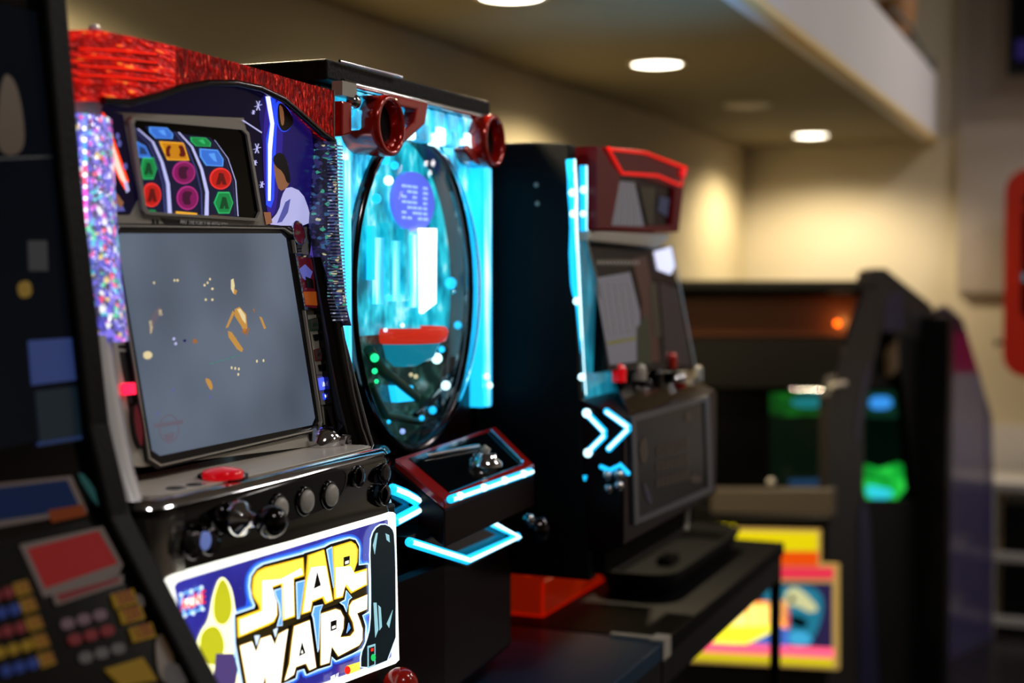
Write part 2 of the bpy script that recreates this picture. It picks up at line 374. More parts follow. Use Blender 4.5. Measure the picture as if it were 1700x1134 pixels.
def sym(mb, kind, cx, cy, rx, ry, c, half=None):
    if kind == 'hex': pts = [(cx-rx, cy), (cx-rx*.55, cy-ry), (cx+rx*.6, cy-ry), (cx+rx, cy+.1), (cx+rx*.6, cy+ry), (cx-rx*.5, cy+ry)]
    elif kind == 'oct': pts = [(cx-rx, cy-ry), (cx+rx*.5, cy-ry*.85), (cx+rx, cy+ry*.2), (cx+rx*.95, cy+ry), (cx-rx*.45, cy+ry*.9), (cx-rx*.95, cy-ry*.1)]
    elif kind == 'sq': pts = [(cx-rx, cy-ry), (cx+rx*.62, cy-ry*.85), (cx+rx, cy+ry), (cx-rx*.45, cy+ry*.95)]
    elif kind == 'tri': pts = [(cx-rx, cy-ry), (cx+rx*.3, cy-ry*.4), (cx+rx, cy+ry), (cx-rx, cy+ry*.9)]
    else: pts = ell(cx, cy, rx, ry, 22)
    if half: pts = [(max(a, half), b) for a, b in pts]
    mb.px(pts, RP, 'u'+c, .0042, .0004); mb.px(scale(pts, .88), RP, 's'+c, .0046, .0004)
    if kind == 'tri': mb.px(scale(pts, .5), RP, 't'+c, .0050, .0004); return
    inn = scale(pts, .62)
    if kind == 'oct': mb.px([(cx-rx*.3, cy-ry*.4), (cx+rx*.2, cy-ry*.5), (cx+rx*.4, cy+ry*.5), (cx+rx*.1, cy+ry*.3)], RP, 'u'+c, .0050, .0004)
    elif c == 'm': mb.px(smooth([(cx-rx*.5, cy-ry*.6), (cx+rx*.5, cy-ry*.5), (cx+rx*.1, cy-ry*.1), (cx+rx*.3, cy+ry*.6), (cx-rx*.5, cy+ry*.5)], 1), RP, 't'+c, .0050, .0004)
    elif kind == 'sq':
        for s_ in (-1, 1): mb.px(smooth([(cx+s_*rx*.55, cy-ry*.6), (cx+s_*rx*.2, cy-ry*.55), (cx+s_*rx*.4, cy), (cx+s_*rx*.25, cy+ry*.6), (cx+s_*rx*.7+2, cy+ry*.6)], 1), RP, 'tr', .0050, .0004)
    else: mb.px([(cx-rx*.15, cy-ry*.55), (cx+rx*.2, cy-ry*.5), (cx+rx*.5, cy+ry*.55), (cx+rx*.15, cy+ry*.55), (cx+rx*.05, cy+ry*.15), (cx-rx*.1, cy+ry*.55), (cx-rx*.45, cy+ry*.55)], RP, 't'+c, .0050, .0004)
# reel strips: curving ribbons; coordinates in the photo's frame lie on the window plane
L1 = [(216, 207), (240, 232), (258, 262), (268, 300), (270, 352)]
R1 = [(228, 214), (248, 238), (265, 268), (275, 302), (275, 354)]
def strip(a, b, m, off): 
    return (a+b[::-1], m, off)
reels = [
    ([(217, 210), (224, 212), (246, 240), (260, 275), (267, 310), (268, 353), (240, 351)], [('tri', 232, 248, 14, 14, 'b', 221), ('hex', 240, 279, 15, 18, 'g', 229), ('c', 246, 323, 16, 20, 'r', 234)]),
    ([(236, 209), (288, 218), (310, 245), (324, 285), (331, 320), (331, 358), (279, 354), (278, 310), (268, 270), (252, 232)], [('oct', 262, 220, 20, 10, 'b', None), ('sq', 284, 250, 25, 16, 'y', None), ('c', 300, 286, 19, 19, 'm', None), ('c', 306, 328, 18, 20, 'm', None)]),
    ([(298, 222), (345, 228), (370, 260), (384, 300), (389, 340), (389, 360), (340, 358), (341, 320), (333, 280), (318, 246)], [('oct', 328, 235, 17, 8, 'g', None), ('oct', 346, 261, 20, 15, 'b', None), ('c', 361, 296, 18, 18, 'r', None), ('hex', 366, 336, 16, 18, 'g', None)]),
]
for poly_, syms in reels:
    r = MB(); r.px(poly_, RP, 'reel', .0032, .0008)
    for s_ in syms: sym(r, *s_)
    r.build('reel', win_o)
r = MB()
for pts, wd, m in (([(222, 213), (247, 235), (262, 268), (272, 305), (275, 354)], 5, 'reelw'), ([(290, 219), (312, 243), (328, 280), (337, 318), (336, 358)], 5, 'reelw'), ([(350, 232), (372, 262), (385, 300), (389, 358)], .9, 'reelw'), ([(215, 215), (240, 238), (254, 270), (264, 306), (267, 353)], .7, 'reell'), ([(283, 219), (304, 245), (319, 280), (328, 318), (329, 357)], .7, 'reell'), ([(218, 213), (244, 236), (259, 270), (268, 306), (270, 353)], .6, 'reell')):
    sp = []
    for i in range(len(pts)-1):
        for k in range(5): sp.append((pts[i][0]+(pts[i+1][0]-pts[i][0])*k/5, pts[i][1]+(pts[i+1][1]-pts[i][1])*k/5))
    sp.append(pts[-1])
    lo = [(a-wd*(.25+.3*i/len(sp)), b) for i, (a, b) in enumerate(sp)]; hi = [(a+wd*(.25+.5*i/len(sp)), b) for i, (a, b) in enumerate(sp)]
    for i in range(len(sp)-1): r.px([lo[i], hi[i], hi[i+1], lo[i+1]], RP, m, .0052, .0004)
r.px([(286, 350), (321, 353), (321, 358), (286, 355)], RP, 'uy', .0050, .0004)
r.px([(242, 347), (252, 348), (252, 351), (242, 350)], RP, 'sg', .0050, .0004)
r.px([(345, 356), (378, 359), (378, 361), (345, 359)], RP, 'ty', .0050, .0004)
lab(r.build('reel_divider', win_o), 'pale curved reel edge lines')
# --- screen
def scrmat():
    m, t, b = setup('grey_screen'); N = t.nodes
    tc = N.new('ShaderNodeTexCoord'); n = N.new('ShaderNodeTexNoise'); n.inputs['Scale'].default_value = 5
    t.links.new(tc.outputs['Object'], n.inputs['Vector'])
    r = N.new('ShaderNodeValToRGB'); r.color_ramp.elements[0].position = .35; r.color_ramp.elements[1].position = .65
    r.color_ramp.elements[0].color = lin('#46505f'); r.color_ramp.elements[1].color = lin('#626d7e')
    t.links.new(n.outputs[0], r.inputs[0]); t.links.new(r.outputs[0], b.inputs['Emission Color']); b.inputs['Emission Strength'].default_value = .92
    b.inputs['Base Color'].default_value = lin('#1c2026'); b.inputs['Roughness'].default_value = .25
    return m
M['screen'] = scrmat()
M['blackbez'] = mat('screen_bezel', '#07060a', .25)
q = MB()
so = [(176, 372), (188, 362+4), (470, 384-1), (484, 394), (532, 712), (250, 788), (236, 778), (180, 385)]
so = [(183, 392), (193, 377), (466, 381), (481, 391), (528, 700), (522, 712), (262, 772), (243, 760)]
si = [(193, 396), (200, 389), (462, 391), (470, 398), (514, 694), (510, 702), (264, 752), (256, 744)]
si2 = [(191, 393), (197, 388), (464, 388), (472, 396), (520, 694), (515, 706), (263, 757), (250, 748)]
q.px(so, P1, 'blackbez', .0012, .001)
frame(q, scale(so, 1.012), so, P1, 'bezel', .005, .005)
frame(q, scale(so, 1.03), scale(so, 1.022), P1, 'bezdark', .0042, .004)
mon = q.build('monitor_bezel', m1)
q = MB(); q.px(si2, P1, 'screen', .0026, .001)
M['gold'] = mat('gold_glint', '#c89a50', .3, emis='#b8863c', es=.75); M['cream'] = mat('cream_glint', '#d8c898', .3, emis='#d8c89a', es=.85)
M['amber'] = mat('amber_glint', '#8a5a30', .3, emis='#9a6434', es=.8); M['teal'] = mat('teal_glint', '#3a7a70', .3, emis='#44827a', es=.7); M['ghost'] = mat('ghost_print', '#5c5560', .4, emis='#575361', es=.9)
def g(pts, m, o=.0030): q.px(pts, P1, m, o, .0003)  # golden reflection in the screen glass painted as glowing glints
g([(380, 465), (384, 463), (386, 475), (384, 488), (380, 480)], 'cream'); g([(385, 480), (390, 483), (388, 490), (384, 488)], 'gold')
g([(386, 514), (394, 510), (405, 522), (407, 545), (402, 552), (396, 540), (386, 525)], 'gold'); g([(390, 514), (395, 513), (403, 524), (404, 538), (399, 532)], 'cream', .0034); g([(383, 516), (386, 520), (375, 544), (371, 545)], 'gold')
g([(375, 550), (381, 552), (400, 580), (398, 585), (390, 580), (376, 560)], 'gold'); g([(399, 546), (407, 547), (404, 556), (398, 552)], 'amber'); g([(408, 545), (411, 546), (405, 560)], 'amber')
g([(427, 526), (431, 527), (438, 545), (435, 547)], 'gold'); g([(416, 514), (419, 513), (419, 520)], 'amber')
g(smooth([(259, 508), (265, 512), (266, 526), (257, 526), (247, 560), (242, 545), (247, 525)], 1), 'ghost'); g([(259, 515), (264, 514), (266, 524), (260, 524)], 'cream'); g([(244, 534), (249, 532), (249, 548), (246, 556)], 'cream')
g(smooth([(234, 585), (245, 583), (250, 590), (245, 597), (235, 596)], 1), 'cream')
for a in ((285, 563), (288, 571)): g(ell(a[0], a[1], 2.2, 2.6, 8), 'pale')
g(ell(320, 567, 4, 4, 8), 'amber'); g(ell(303, 566, 2.5, 2.5, 8), 'vio2')
for a in ((336, 474), (341, 470), (349, 480), (345, 464), (349, 498), (338, 498), (286, 466), (291, 466), (252, 470)): g(ell(a[0], a[1], 1.4+random.random(), 2.2, 7), 'cream')
for i in range(6): g(ell(348+i*8.5, 604-i*2.6, 3.2, 1.3, 7), 'teal')
for a in ((381, 611), (387, 612), (393, 613), (392, 622), (423, 600), (434, 599)): g(ell(a[0], a[1], 1.4, 2.6, 7), 'cream')
g(smooth([(337, 628), (345, 630), (350, 642), (347, 650), (339, 636)], 1), 'gold')
for a in ((283, 648), (257, 687), (345, 660)): g(ell(a[0], a[1], 1.2, 3, 7), 'pale2')
# faint round emblem lower left
for a0 in range(16):
    x0, y0 = 277+17*math.cos(a0*PI/8), 712+24*math.sin(a0*PI/8); x1, y1 = 277+17*math.cos((a0+1)*PI/8), 712+24*math.sin((a0+1)*PI/8)
    g([(x0, y0), (x1, y1), (277+(x1-277)*.9, 712+(y1-712)*.9), (277+(x0-277)*.9, 712+(y0-712)*.9)], 'ghost')
g([(252, 704), (300, 697), (300, 704), (252, 711)], 'ghost'); g([(268, 722), (286, 718), (282, 732), (272, 733)], 'ghost')
q.build('screen', mon)
# --- side lamps strip right & left
M['lampred'] = mat('red_lens', '#5a0c18', .12, emis='#50101c', es=.5, coat=.6)
M['lampor'] = mat('orange_lens', '#b0581c', .2, emis='#a04c18', es=.4); M['lampblue'] = mat('lit_blue_lens', '#5060ff', .2, emis='#3a48ff', es=2.2)
M['prgreen'] = mat('green_print', '#2c5a3c', .4); M['prred'] = mat('red_print', '#7a2c24', .4); M['btnface'] = mat('dim_lens', '#5a5a5c', .3)
def lens(px_, m, frm='chrome'):
    q = MB(); 
    q.px(px_, P1, m, .005, .004); frame(q, scale(px_, 1.16, 1.12), px_, P1, frm, .006, .005); return q
lens(smooth([(482, 368), (494, 372), (500, 392), (497, 405), (488, 406), (480, 392)], 2), 'lampred').build('oval_lamp', m1)
q = lens([(486, 426), (490, 430-4), (510, 430), (526, 508), (522, 513), (500, 510)], 'lampred')
q.px([(497, 485), (518, 485), (523, 508), (501, 507)], P1, 'lampor', .006, .001); q.px([(490, 448), (500, 440), (512, 452), (506, 470), (496, 462)], P1, 'pale2', .006, .001)
q.px([(500, 460), (512, 465), (514, 480), (502, 478)], P1, 'hairp', .0065, .001)
q.build('picture_lamp', m1)
def btn(y, txt, fm, lit=False):
    dx = (y-530)*.165; x = 505+dx
    q = MB(); q.px([(x-2, y-4), (x+26, y-6), (x+34, y+44), (x+6, y+47)], P1, 'bezel', .0028, .002)
    fc = [(x+4, y+3), (x+14, y), (x+24, y+2), (x+27, y+20), (x+7, y+22)]
    q.px(fc, P1, fm, .0042, .002); q.px(scale(fc, .86, .8), P1, 'lampblue' if lit else 'btnface', .0046, .001)
    q.px([(x+11, y+28), (x+27, y+26), (x+29, y+35), (x+13, y+38)], P1, 'bluegl' if lit else 'bezdark', .0044, .002)
    c = on((x+15.5, y+11.5), P1); rr = on((x+24, y+10), P1)-on((x+6, y+11.5), P1)
    q.text(txt, c+n1*.0050, rr, n1.cross(rr), .010, 'beamw' if lit else fm, .0002, .019, bold=.02)
    if lit:
        for k in range(3): q.px([(x+13+k*4, y+30), (x+16+k*4, y+29.5), (x+17+k*4, y+34), (x+14+k*4, y+34.5)], P1, 'beamw', .0048, .0005)
    return q.build('indicator_lamp', m1)
btn(528, 'REPLAY', 'prgreen'); btn(578, 'START', 'prred'); lab(btn(626, 'INSERT', 'lampblue', True), 'lit blue indicator lamp')
# left technical print
q = MB()
for i, (y, h, c) in enumerate(((432, 12, 'pb'), (462, 15, 'pb'), (492, 15, 'pb'), (520, 5, 'bd'), (532, 36, 'bd'), (573, 5, 'bd'), (584, 50, 'bd'), (640, 55, 'bd'))):
    M.setdefault('pb', mat('steel_blue_print', '#33405a', .35)); M.setdefault('bd', M['bezdark'])
    x = 172+(y-432)*.17; q.px([(x, y), (x+17, y), (x+17+h*.17, y+h), (x+h*.17, y+h)], P1, c, .0010, .0006)
for y in (410, 416, 422): q.px([(172, y), (188, y), (188, y+3), (172, y+3)], P1, 'bd', .0010, .0006)
for y0_, y1_ in ((590, 700),): q.px([(212, y0_), (215, y0_), (233, y1_), (230, y1_)], P1, 'pb', .001, .0006)
for y in (421, 425): q.px([(482, y-8), (500, y-9), (500, y-7), (482, y-6)], P1, 'bd', .001, .0006)
q.build('side_print', m1)
M['redlit'] = mat('lit_red', '#ff2040', .3, emis='#ff1c44', es=2)
MB().px([(199, 637), (208, 637), (210, 656), (201, 656)], P1, 'redlit', .012, .01).build('red_indicator', m1)
lens(smooth([(214, 675), (222, 672), (230, 700), (232, 735), (226, 745), (216, 715)], 2), 'lampred', 'dchrome').build('oval_lamp', m1)
# --- crystal side lamps
HOLO = [(0, '#141030'), (.2, '#2b2f9a'), (.4, '#4440c8'), (.58, '#7a6af0'), (.72, '#e04fd0'), (.77, '#38d0e0'), (.84, '#30d890'), (.88, '#f0d060'), (.91, '#ffffff'), (.96, '#ff4060')]
M['holo'] = cells('holo_plastic_lit', '#c8c8ff', HOLO, 200, .95, (1, 1, 1), .12, .3, .5)
M['holod'] = cells('holo_plastic_dim', '#5c6078', [(0, '#06060c'), (.45, '#14142e'), (.7, '#2c2a60'), (.84, '#306088'), (.92, '#38a080'), (.96, '#c8c090')], 170, .8, (1, 1, 1.6), .2, .3, .15)
def crystal(pts_px, x, y0, y1, m, name):
    """bulging lamp cover: profile points (px on plane Y) give the front curve"""
    rings = []
    for (z, xf, wd0, wd1) in pts_px:
        ring = []
        for j in range(9):
            u = j/8; yy = y0+(y1-y0)*(wd0+(wd1-wd0)*u); ring.append((xf+.012*math.sin(PI*u)-.004, yy, z))
        ring += [(xf-.03, y0+(y1-y0)*wd1, z), (xf-.03, y0+(y1-y0)*wd0, z)]
        rings.append(ring)
    return MB().loft(rings, m, True, True)
k = crystal([(1.600, -.895, 0, 1), (1.56, -.893, 0, 1), (1.50, -.889, 0, .97), (1.45, -.884, .03, .95), (1.41, -.878, .1, .93), (1.385, -.874, .25, .9)], 0, 1.070, 1.135, 'holo', 'l')
lc = k.build('crystal_lamp', m1); lab(lc, 'lamp cover glittering violet, pink and green')
# its bright row of beads
b = MB(); cols = ['#5a7cff', '#3a90ff', '#ff4050', '#ff30a0', '#ff70d0', '#30ff80', '#30e0a0', '#30d0ff']
for i in range(len(cols)): M['bead%d' % i] = mat('bead_%d' % i, cols[i], .3, emis=cols[i], es=2.6)
M['beadw'] = mat('bead_w', '#ffffff', .3, emis='#f0f0ff', es=3)
for i in range(44):
    z = 1.592-i*.0036; c = min(7, int(i/44*8)); b.ball((-.882, 1.0735, z), .0016, 'beadw' if i % 3 == 2 else 'bead%d' % c, 8, 5)
b.build('light_beads', lc)
M['ribs'] = cells('rib_plastic', '#9ea2b8', [(0, '#08080f'), (.5, '#1c1c3c'), (.7, '#3c4c88'), (.85, '#48a0a8'), (.94, '#c8c8d8')], 240, .6, (1, 1, 1), .2, .4, .1)
k = crystal([(1.612, -.890, 0, 1), (1.55, -.889, .05, 1), (1.50, -.888, .12, 1), (1.45, -.884, .25, 1), (1.41, -.880, .4, 1), (1.385, -.876, .75, 1)], 0, 1.527, 1.556, 'holod', 'r')
for i in range(52):
    z = 1.606-i*.0042; k.box((-.888-(.0009 if z < 1.5 else 0)*(1.5-z)*90*.2, 1.530, z), (-.8775+(.006*(1.5-z)/.1 if z < 1.5 else 0), 1.550, z+.0017), 'ribs')
rc = k.build('crystal_lamp', m1); lab(rc, 'dim ribbed crystal lamp cover with green and purple glints')
# ornamental shield behind right crystal (purple/yellow artwork sweep)
M['yel'] = mat('yellow_print', '#a09a10', .3, emis='#8a860c', es=.5); M['pur'] = mat('purple_print', '#5a48b0', .3, emis='#5444a8', es=.6)
q = MB(); q.px([(500, 240), (518, 240), (528, 420), (538, 560), (550, 700), (540, 720), (530, 560), (512, 420), (500, 300)], P1, 'blackgl', .0035, .002)
q.px([(516, 370), (521, 400), (514, 445), (509, 430), (513, 405)], P1, 'pur', .0042, .0006)
q.px([(522, 408), (527, 440), (530, 470), (522, 470), (520, 440)], P1, 'yel', .0042, .0006)
q.px([(498, 234), (518, 236), (518, 241), (498, 242)], P1, 'chrome', .010, .006)
q.build('side_shield', m1)
# --- side rails
M['shell'] = mat('smoked_chrome', '#8c8780', .2, .9, bump=.15, bscale=12)
def rail(y0, y1, name, m, prof):
    q = MB(); rings = []
    for z, x in prof:
        rings.append([(x-.05, y0, z), (x-.006, y0, z), (x, y0+(y1-y0)*.3, z), (x, y0+(y1-y0)*.7, z), (x-.006, y1, z), (x-.05, y1, z)])
    return q.loft(rings, m, True, True).build(name, m1)
lab(rail(1.070, 1.106, 'side_rail', 'satin', [(1.392, -.874), (1.36, -.870), (1.32, -.862), (1.29, -.856), (1.26, -.848), (1.235, -.838)]), 'polished silver side rail')
lab(rail(1.528, 1.555, 'side_rail', 'blackgl', [(1.47, -.897), (1.392, -.878), (1.34, -.868), (1.30, -.859), (1.26, -.848), (1.235, -.838)]), 'gloss black side rail')
MB().tube([on(a, YP(1.553)) for a in [(566, 545), (578, 590), (596, 660), (612, 720), (619, 742)]], .0022, 'chrome').build('rail_edge', m1)
# --- console
q = MB()
def con_ring(z, xo, ins=0):
    # plan outline of console front, rounded left corner
    f_ = xo
    return [(-.93, Y0, z), (f_-.035, Y0, z), (f_-.012, Y0+.006, z), (f_-.002, Y0+.022, z), (f_, Y0+.05, z), (f_+.004, 1.3, z), (f_+.002, Y1-.03, z), (f_-.004, Y1-.004, z), (f_-.016, Y1, z), (-.93, Y1, z)]
q.loft([con_ring(1.160, -.806), con_ring(1.18, -.812), con_ring(1.205, -.812), con_ring(1.222, -.808), con_ring(1.230, -.812)], 'blackgl', True, True)
con = q.build('console', m1)
q = MB(); q.loft([con_ring(1.230, -.809), con_ring(1.236, -.813), con_ring(1.238, -.818)], 'chrome', True, True); lab(q.build('console_rim', con), 'polished chrome rim')
q = MB(); q.prism([(-.93, Y0+.03, 1.2385), (-.834, Y0+.03, 1.2385), (-.823, Y0+.05, 1.2385), (-.821, 1.3, 1.2385), (-.824, Y1-.035, 1.2385), (-.84, Y1-.025, 1.2385), (-.93, Y1-.025, 1.2385)], (0, 0, .0015), 'plate')
tp = q.build('console_top', con)
T = ZP(1.240)
def disc(mb, p, pl, r, h, m, seg=24, dome=0):
    n = Vector(pl[0]).normalized(); o = on(p, pl)
    prof = [(r, -.002), (r, h*.7), (r*.9, h), (r*.5, h+dome*.7), (.0005, h+dome)]
    mb.lathe(prof, o, n, m, seg); return mb
q = MB(); disc(q, (370, 792), T, .026, .004, 'dchrome'); M['redbtn'] = mat('red_button', '#e01020', .15, emis='#ff0818', es=.3, coat=.5); 
bb = q.build('bet_button', con); q = MB(); disc(q, (370, 790), ZP(1.243), .021, .006, 'redbtn', 28, .003); lab(q.build('button_cap', bb), 'glowing red cap') if False else None
q.build('bet_button_cap', con)
q = MB(); disc(q, (292, 811), T, .010, .0008, 'blackgl'); q.build('small_button', con)
q = MB(); disc(q, (325, 805), T, .010, .0008, 'blackgl'); q.build('small_button', con)
# coin chute
q = MB(); c = on((540, 738), T)
rings = []
for i, (dy, dx0, dx1, hz) in enumerate(((-.034, -.022, .012, .008), (-.026, -.028, .022, .022), (-.008, -.03, .026, .027), (.008, -.028, .022, .020), (.028, -.022, .020, .018), (.040, -.018, .014, .006))):
    rings.append([(c.x+dx0, c.y+dy, c.z), (c.x+dx0, c.y+dy, c.z+hz*.7), (c.x+dx0*.4, c.y+dy, c.z+hz), (c.x+dx1*.5, c.y+dy, c.z+hz*.9), (c.x+dx1, c.y+dy, c.z+hz*.4), (c.x+dx1, c.y+dy, c.z)])
q.loft(rings, 'chrome', True, True)
q.box((c.x+.004, c.y-.004, c.z), (c.x+.030, c.y+.002, c.z+.012), 'chrome').box((c.x+.004, c.y+.012, c.z), (c.x+.030, c.y+.018, c.z+.012), 'chrome')
q.build('coin_chute', con)
# front inlay, buttons, lever
FP = XP(-.806)
q = MB(); inl = smooth([(350, 845), (400, 825), (470, 805), (560, 778), (572, 785), (568, 812), (550, 838), (490, 862), (430, 872), (370, 868)], 2)
q.px(inl, FP, 'pitblack', .0025, .004); frame(q, scale(inl, 1.03, 1.06), inl, FP, 'dchrome', .003, .004)
q.build('button_inlay', con)
for a in ((461, 845), (505, 832), (546, 822)):
    q = MB(); disc(q, a, XP(-.8035), .0165, .003, 'blackgl'); disc(q, a, XP(-.8035), .0125, .0065, 'grey', 24, .002); q.build('stop_button', con)
q = MB(); q.lathe([(.016, 0), (.019, .004), (.017, .014), (.009, .018), (.006, .03)], on((385, 860), FP), (1, -.1, 0), 'chrome'); q.ball(on((410, 860), FP)+Vector((.034, -.008, 0)), .0165, 'blackgl', 24, 14)
q.tube([on((385, 860), FP)+Vector((.01, 0, 0)), on((408, 860), FP)+Vector((.03, -.006, 0))], .005, 'chrome'); lab(q.build('lever', con), 'chrome lever with a black ball knob')
q = MB(); disc(q, (315, 905), XP(-.805), .014, .008, 'dchrome'); disc(q, (315, 905), XP(-.797), .010, .001, 'pitblack'); q.build('key_switch', con)
q = MB(); disc(q, (342, 898), XP(-.805), .014, .008, 'dchrome'); M['bluerefl'] = mat('blue_reflection', '#6070a8', .1, emis='#6a7cc0', es=.6); disc(q, (341, 898), XP(-.797), .009, .001, 'bluerefl'); q.build('key_switch', con)  # blue reflection on the switch cap painted as a glowing disc
for a, r_ in (((594, 791), .013), ((637, 786), .013), ((637, 822), .013)):
    q = MB(); disc(q, a, XP(-.806), r_, .004, 'dchrome'); disc(q, a, XP(-.803), r_*.75, .001, 'pitblack'); q.build('port_cap', con)
q = MB(); q.lathe([(.014, 0), (.018, .003), (.018, .006), (.010, .009), (.001, .010)], (-.84, Y1-.002, 1.198), (0, 1, 0), 'dchrome'); q.build('side_knob', con)
lab(MB().loft([[(-.93, Y0-.001, z), (x-.03, Y0-.001, z), (x-.008, Y0+.004, z), (x, Y0+.018, z), (x+.001, Y0+.045, z), (x-.02, Y0+.05, z), (-.93, Y0+.04, z)] for z, x in ((1.165, -.8045), (1.19, -.809), (1.222, -.806))], 'shell', True, True).build('corner_shell', con), 'dark chrome corner shell')
# ---- marquee panel
MP = XP(-.803)
q = MB(); q.box((-.90, Y0, .90), (-.806, Y1-.004, 1.168), 'black').build('lower_housing', m1, .004)
q = MB()
fo = [(275, 968), (281, 958), (292, 953), (648, 850), (652, 853), (658, 1095), (652, 1101), (330, 1222), (322, 1216)]
fi = [(283, 973), (288, 966), (298, 962), (641, 861), (644, 864), (650, 1090), (646, 1094), (334, 1208), (330, 1204)]
M['frlit'] = mat('lit_frame', '#ffffff', .3, emis='#fdfff0', es=1.35)
frame(q, fo, fi, MP, 'frlit', .004, .008)
mqf = q.build('sign_frame', m1); lab(mqf, 'glowing white rim of the backlit sign')
def skymat():
    m, t, b = setup('star_field_print'); N = t.nodes
    tc = N.new('ShaderNodeTexCoord'); v = N.new('ShaderNodeTexVoronoi'); v.inputs['Scale'].default_value = 190
    n = N.new('ShaderNodeTexNoise'); n.inputs['Scale'].default_value = 9
    for a in (v, n): t.links.new(tc.outputs['Object'], a.inputs['Vector'])
    r1 = N.new('ShaderNodeValToRGB'); e = r1.color_ramp.elements; e[0].color = (1, 1, 1, 1); e[0].position = .0; e[1].color = (0, 0, 0, 1); e[1].position = .20
    sp = N.new('ShaderNodeSeparateColor'); t.links.new(v.outputs['Color'], sp.inputs[0]); th = N.new('ShaderNodeMath'); th.operation = 'GREATER_THAN'; th.inputs[1].default_value = .55; t.links.new(sp.outputs[0], th.inputs[0])
    t.links.new(v.outputs['Distance'], r1.inputs[0]); mu = N.new('ShaderNodeMath'); mu.operation = 'MULTIPLY'; t.links.new(r1.outputs[0], mu.inputs[0]); t.links.new(th.outputs[0], mu.inputs[1])
    r2 = N.new('ShaderNodeValToRGB'); r2.color_ramp.elements[0].position = .35; r2.color_ramp.elements[0].color = lin('#262289'); r2.color_ramp.elements[1].position = .65; r2.color_ramp.elements[1].color = lin('#3a38b4')
    t.links.new(n.outputs[0], r2.inputs[0]); mx = N.new('ShaderNodeMix'); mx.data_type = 'RGBA'; t.links.new(mu.outputs[0], mx.inputs['Factor']); t.links.new(r2.outputs[0], mx.inputs['A']); mx.inputs['B'].default_value = (.75, .8, 1, 1)
    t.links.new(mx.outputs['Result'], b.inputs['Emission Color']); b.inputs['Emission Strength'].default_value = 1; b.inputs['Base Color'].default_value = (.02, .02, .08, 1); b.inputs['Roughness'].default_value = .2
    return m
M['skyp'] = skymat()
for nm, cc, es in (('lgb1', '#2c5ed8', 1), ('lgb2', '#5ea4f0', 1.1), ('lgb3', '#cfe6ff', 1.3), ('lbk', '#0c0905', .0), ('lgold', '#f2bc20', 1.1), ('lyel', '#ffe24e', 1.25), ('lwht', '#fffdf0', 1.7), ('lbrn', '#4a3410', .5), ('lband', '#30280c', .6), ('lred', '#f02414', 1.1), ('lcyl', '#78c0f0', 1.1), ('lyg', '#c0c020', 1.0), ('lpaleyg', '#fffdc0', 1.5), ('ldark', '#0b1a20', .7), ('lteal', '#90c4d0', 1.0), ('lgrn', '#20c060', 1.1), ('lnavy', '#100e50', 1), ('lpurp', '#504078', .9)):
    M[nm] = mat('sign_'+nm, cc, .25, emis=cc, es=es)
q = MB(); q.px([(281, 966), (646, 860), (652, 1093), (330, 1208)], MP, 'skyp', 0, .004)
def cr(pts): return [(370+a/4.14, 860+b/4.14) for a, b in pts]
SIL = [(178, 470), (186, 400), (222, 348), (270, 318), (546, 246), (552, 240), (690, 200), (728, 178), (860, 140), (902, 150), (926, 195), (924, 325), (988, 318), (994, 470), (994, 640), (948, 668), (970, 740), (968, 850), (945, 895), (880, 930), (770, 980), (738, 950), (730, 1012), (640, 1040), (565, 1075), (550, 1035), (500, 1050), (490, 1100), (395, 1140), (385, 1250), (160, 1320), (120, 1100), (78, 860), (72, 662), (205, 618), (212, 600), (190, 545)]
def grow(pts, d):
    out = []; k = len(pts); area = sum(pts[i][0]*pts[(i+1) % k][1]-pts[(i+1) % k][0]*pts[i][1] for i in range(k)); s_ = 1 if area > 0 else -1
    for i in range(k):
        a, b_, c_ = Vector(pts[i-1]), Vector(pts[i]), Vector(pts[(i+1) % k])
        e1 = (b_-a).normalized(); e2 = (c_-b_).normalized(); n_ = Vector((e1.y+e2.y, -e1.x-e2.x))*s_
        if n_.length < .3: n_ = Vector((e1.y, -e1.x))*s_
        n_.normalize(); out.append(tuple(b_+n_*d))
    return out
M['sgl'] = M['lgb1']
q.px(cr(smooth(grow(SIL, 34), 2)), MP, 'lgb1', .0008, .0004); q.px(cr(smooth(grow(SIL, 20), 1)), MP, 'lgb2', .0012, .0004); q.px(cr(grow(SIL, 9)), MP, 'lgb3', .0016, .0004)
q.px(cr(SIL), MP, 'lbk', .0020, .0004)
q.px(cr([(90, 822), (300, 742), (545, 650), (745, 572), (975, 468), (985, 512), (640, 640), (340, 790), (92, 868)]), MP, 'lband', .0023, .0004)
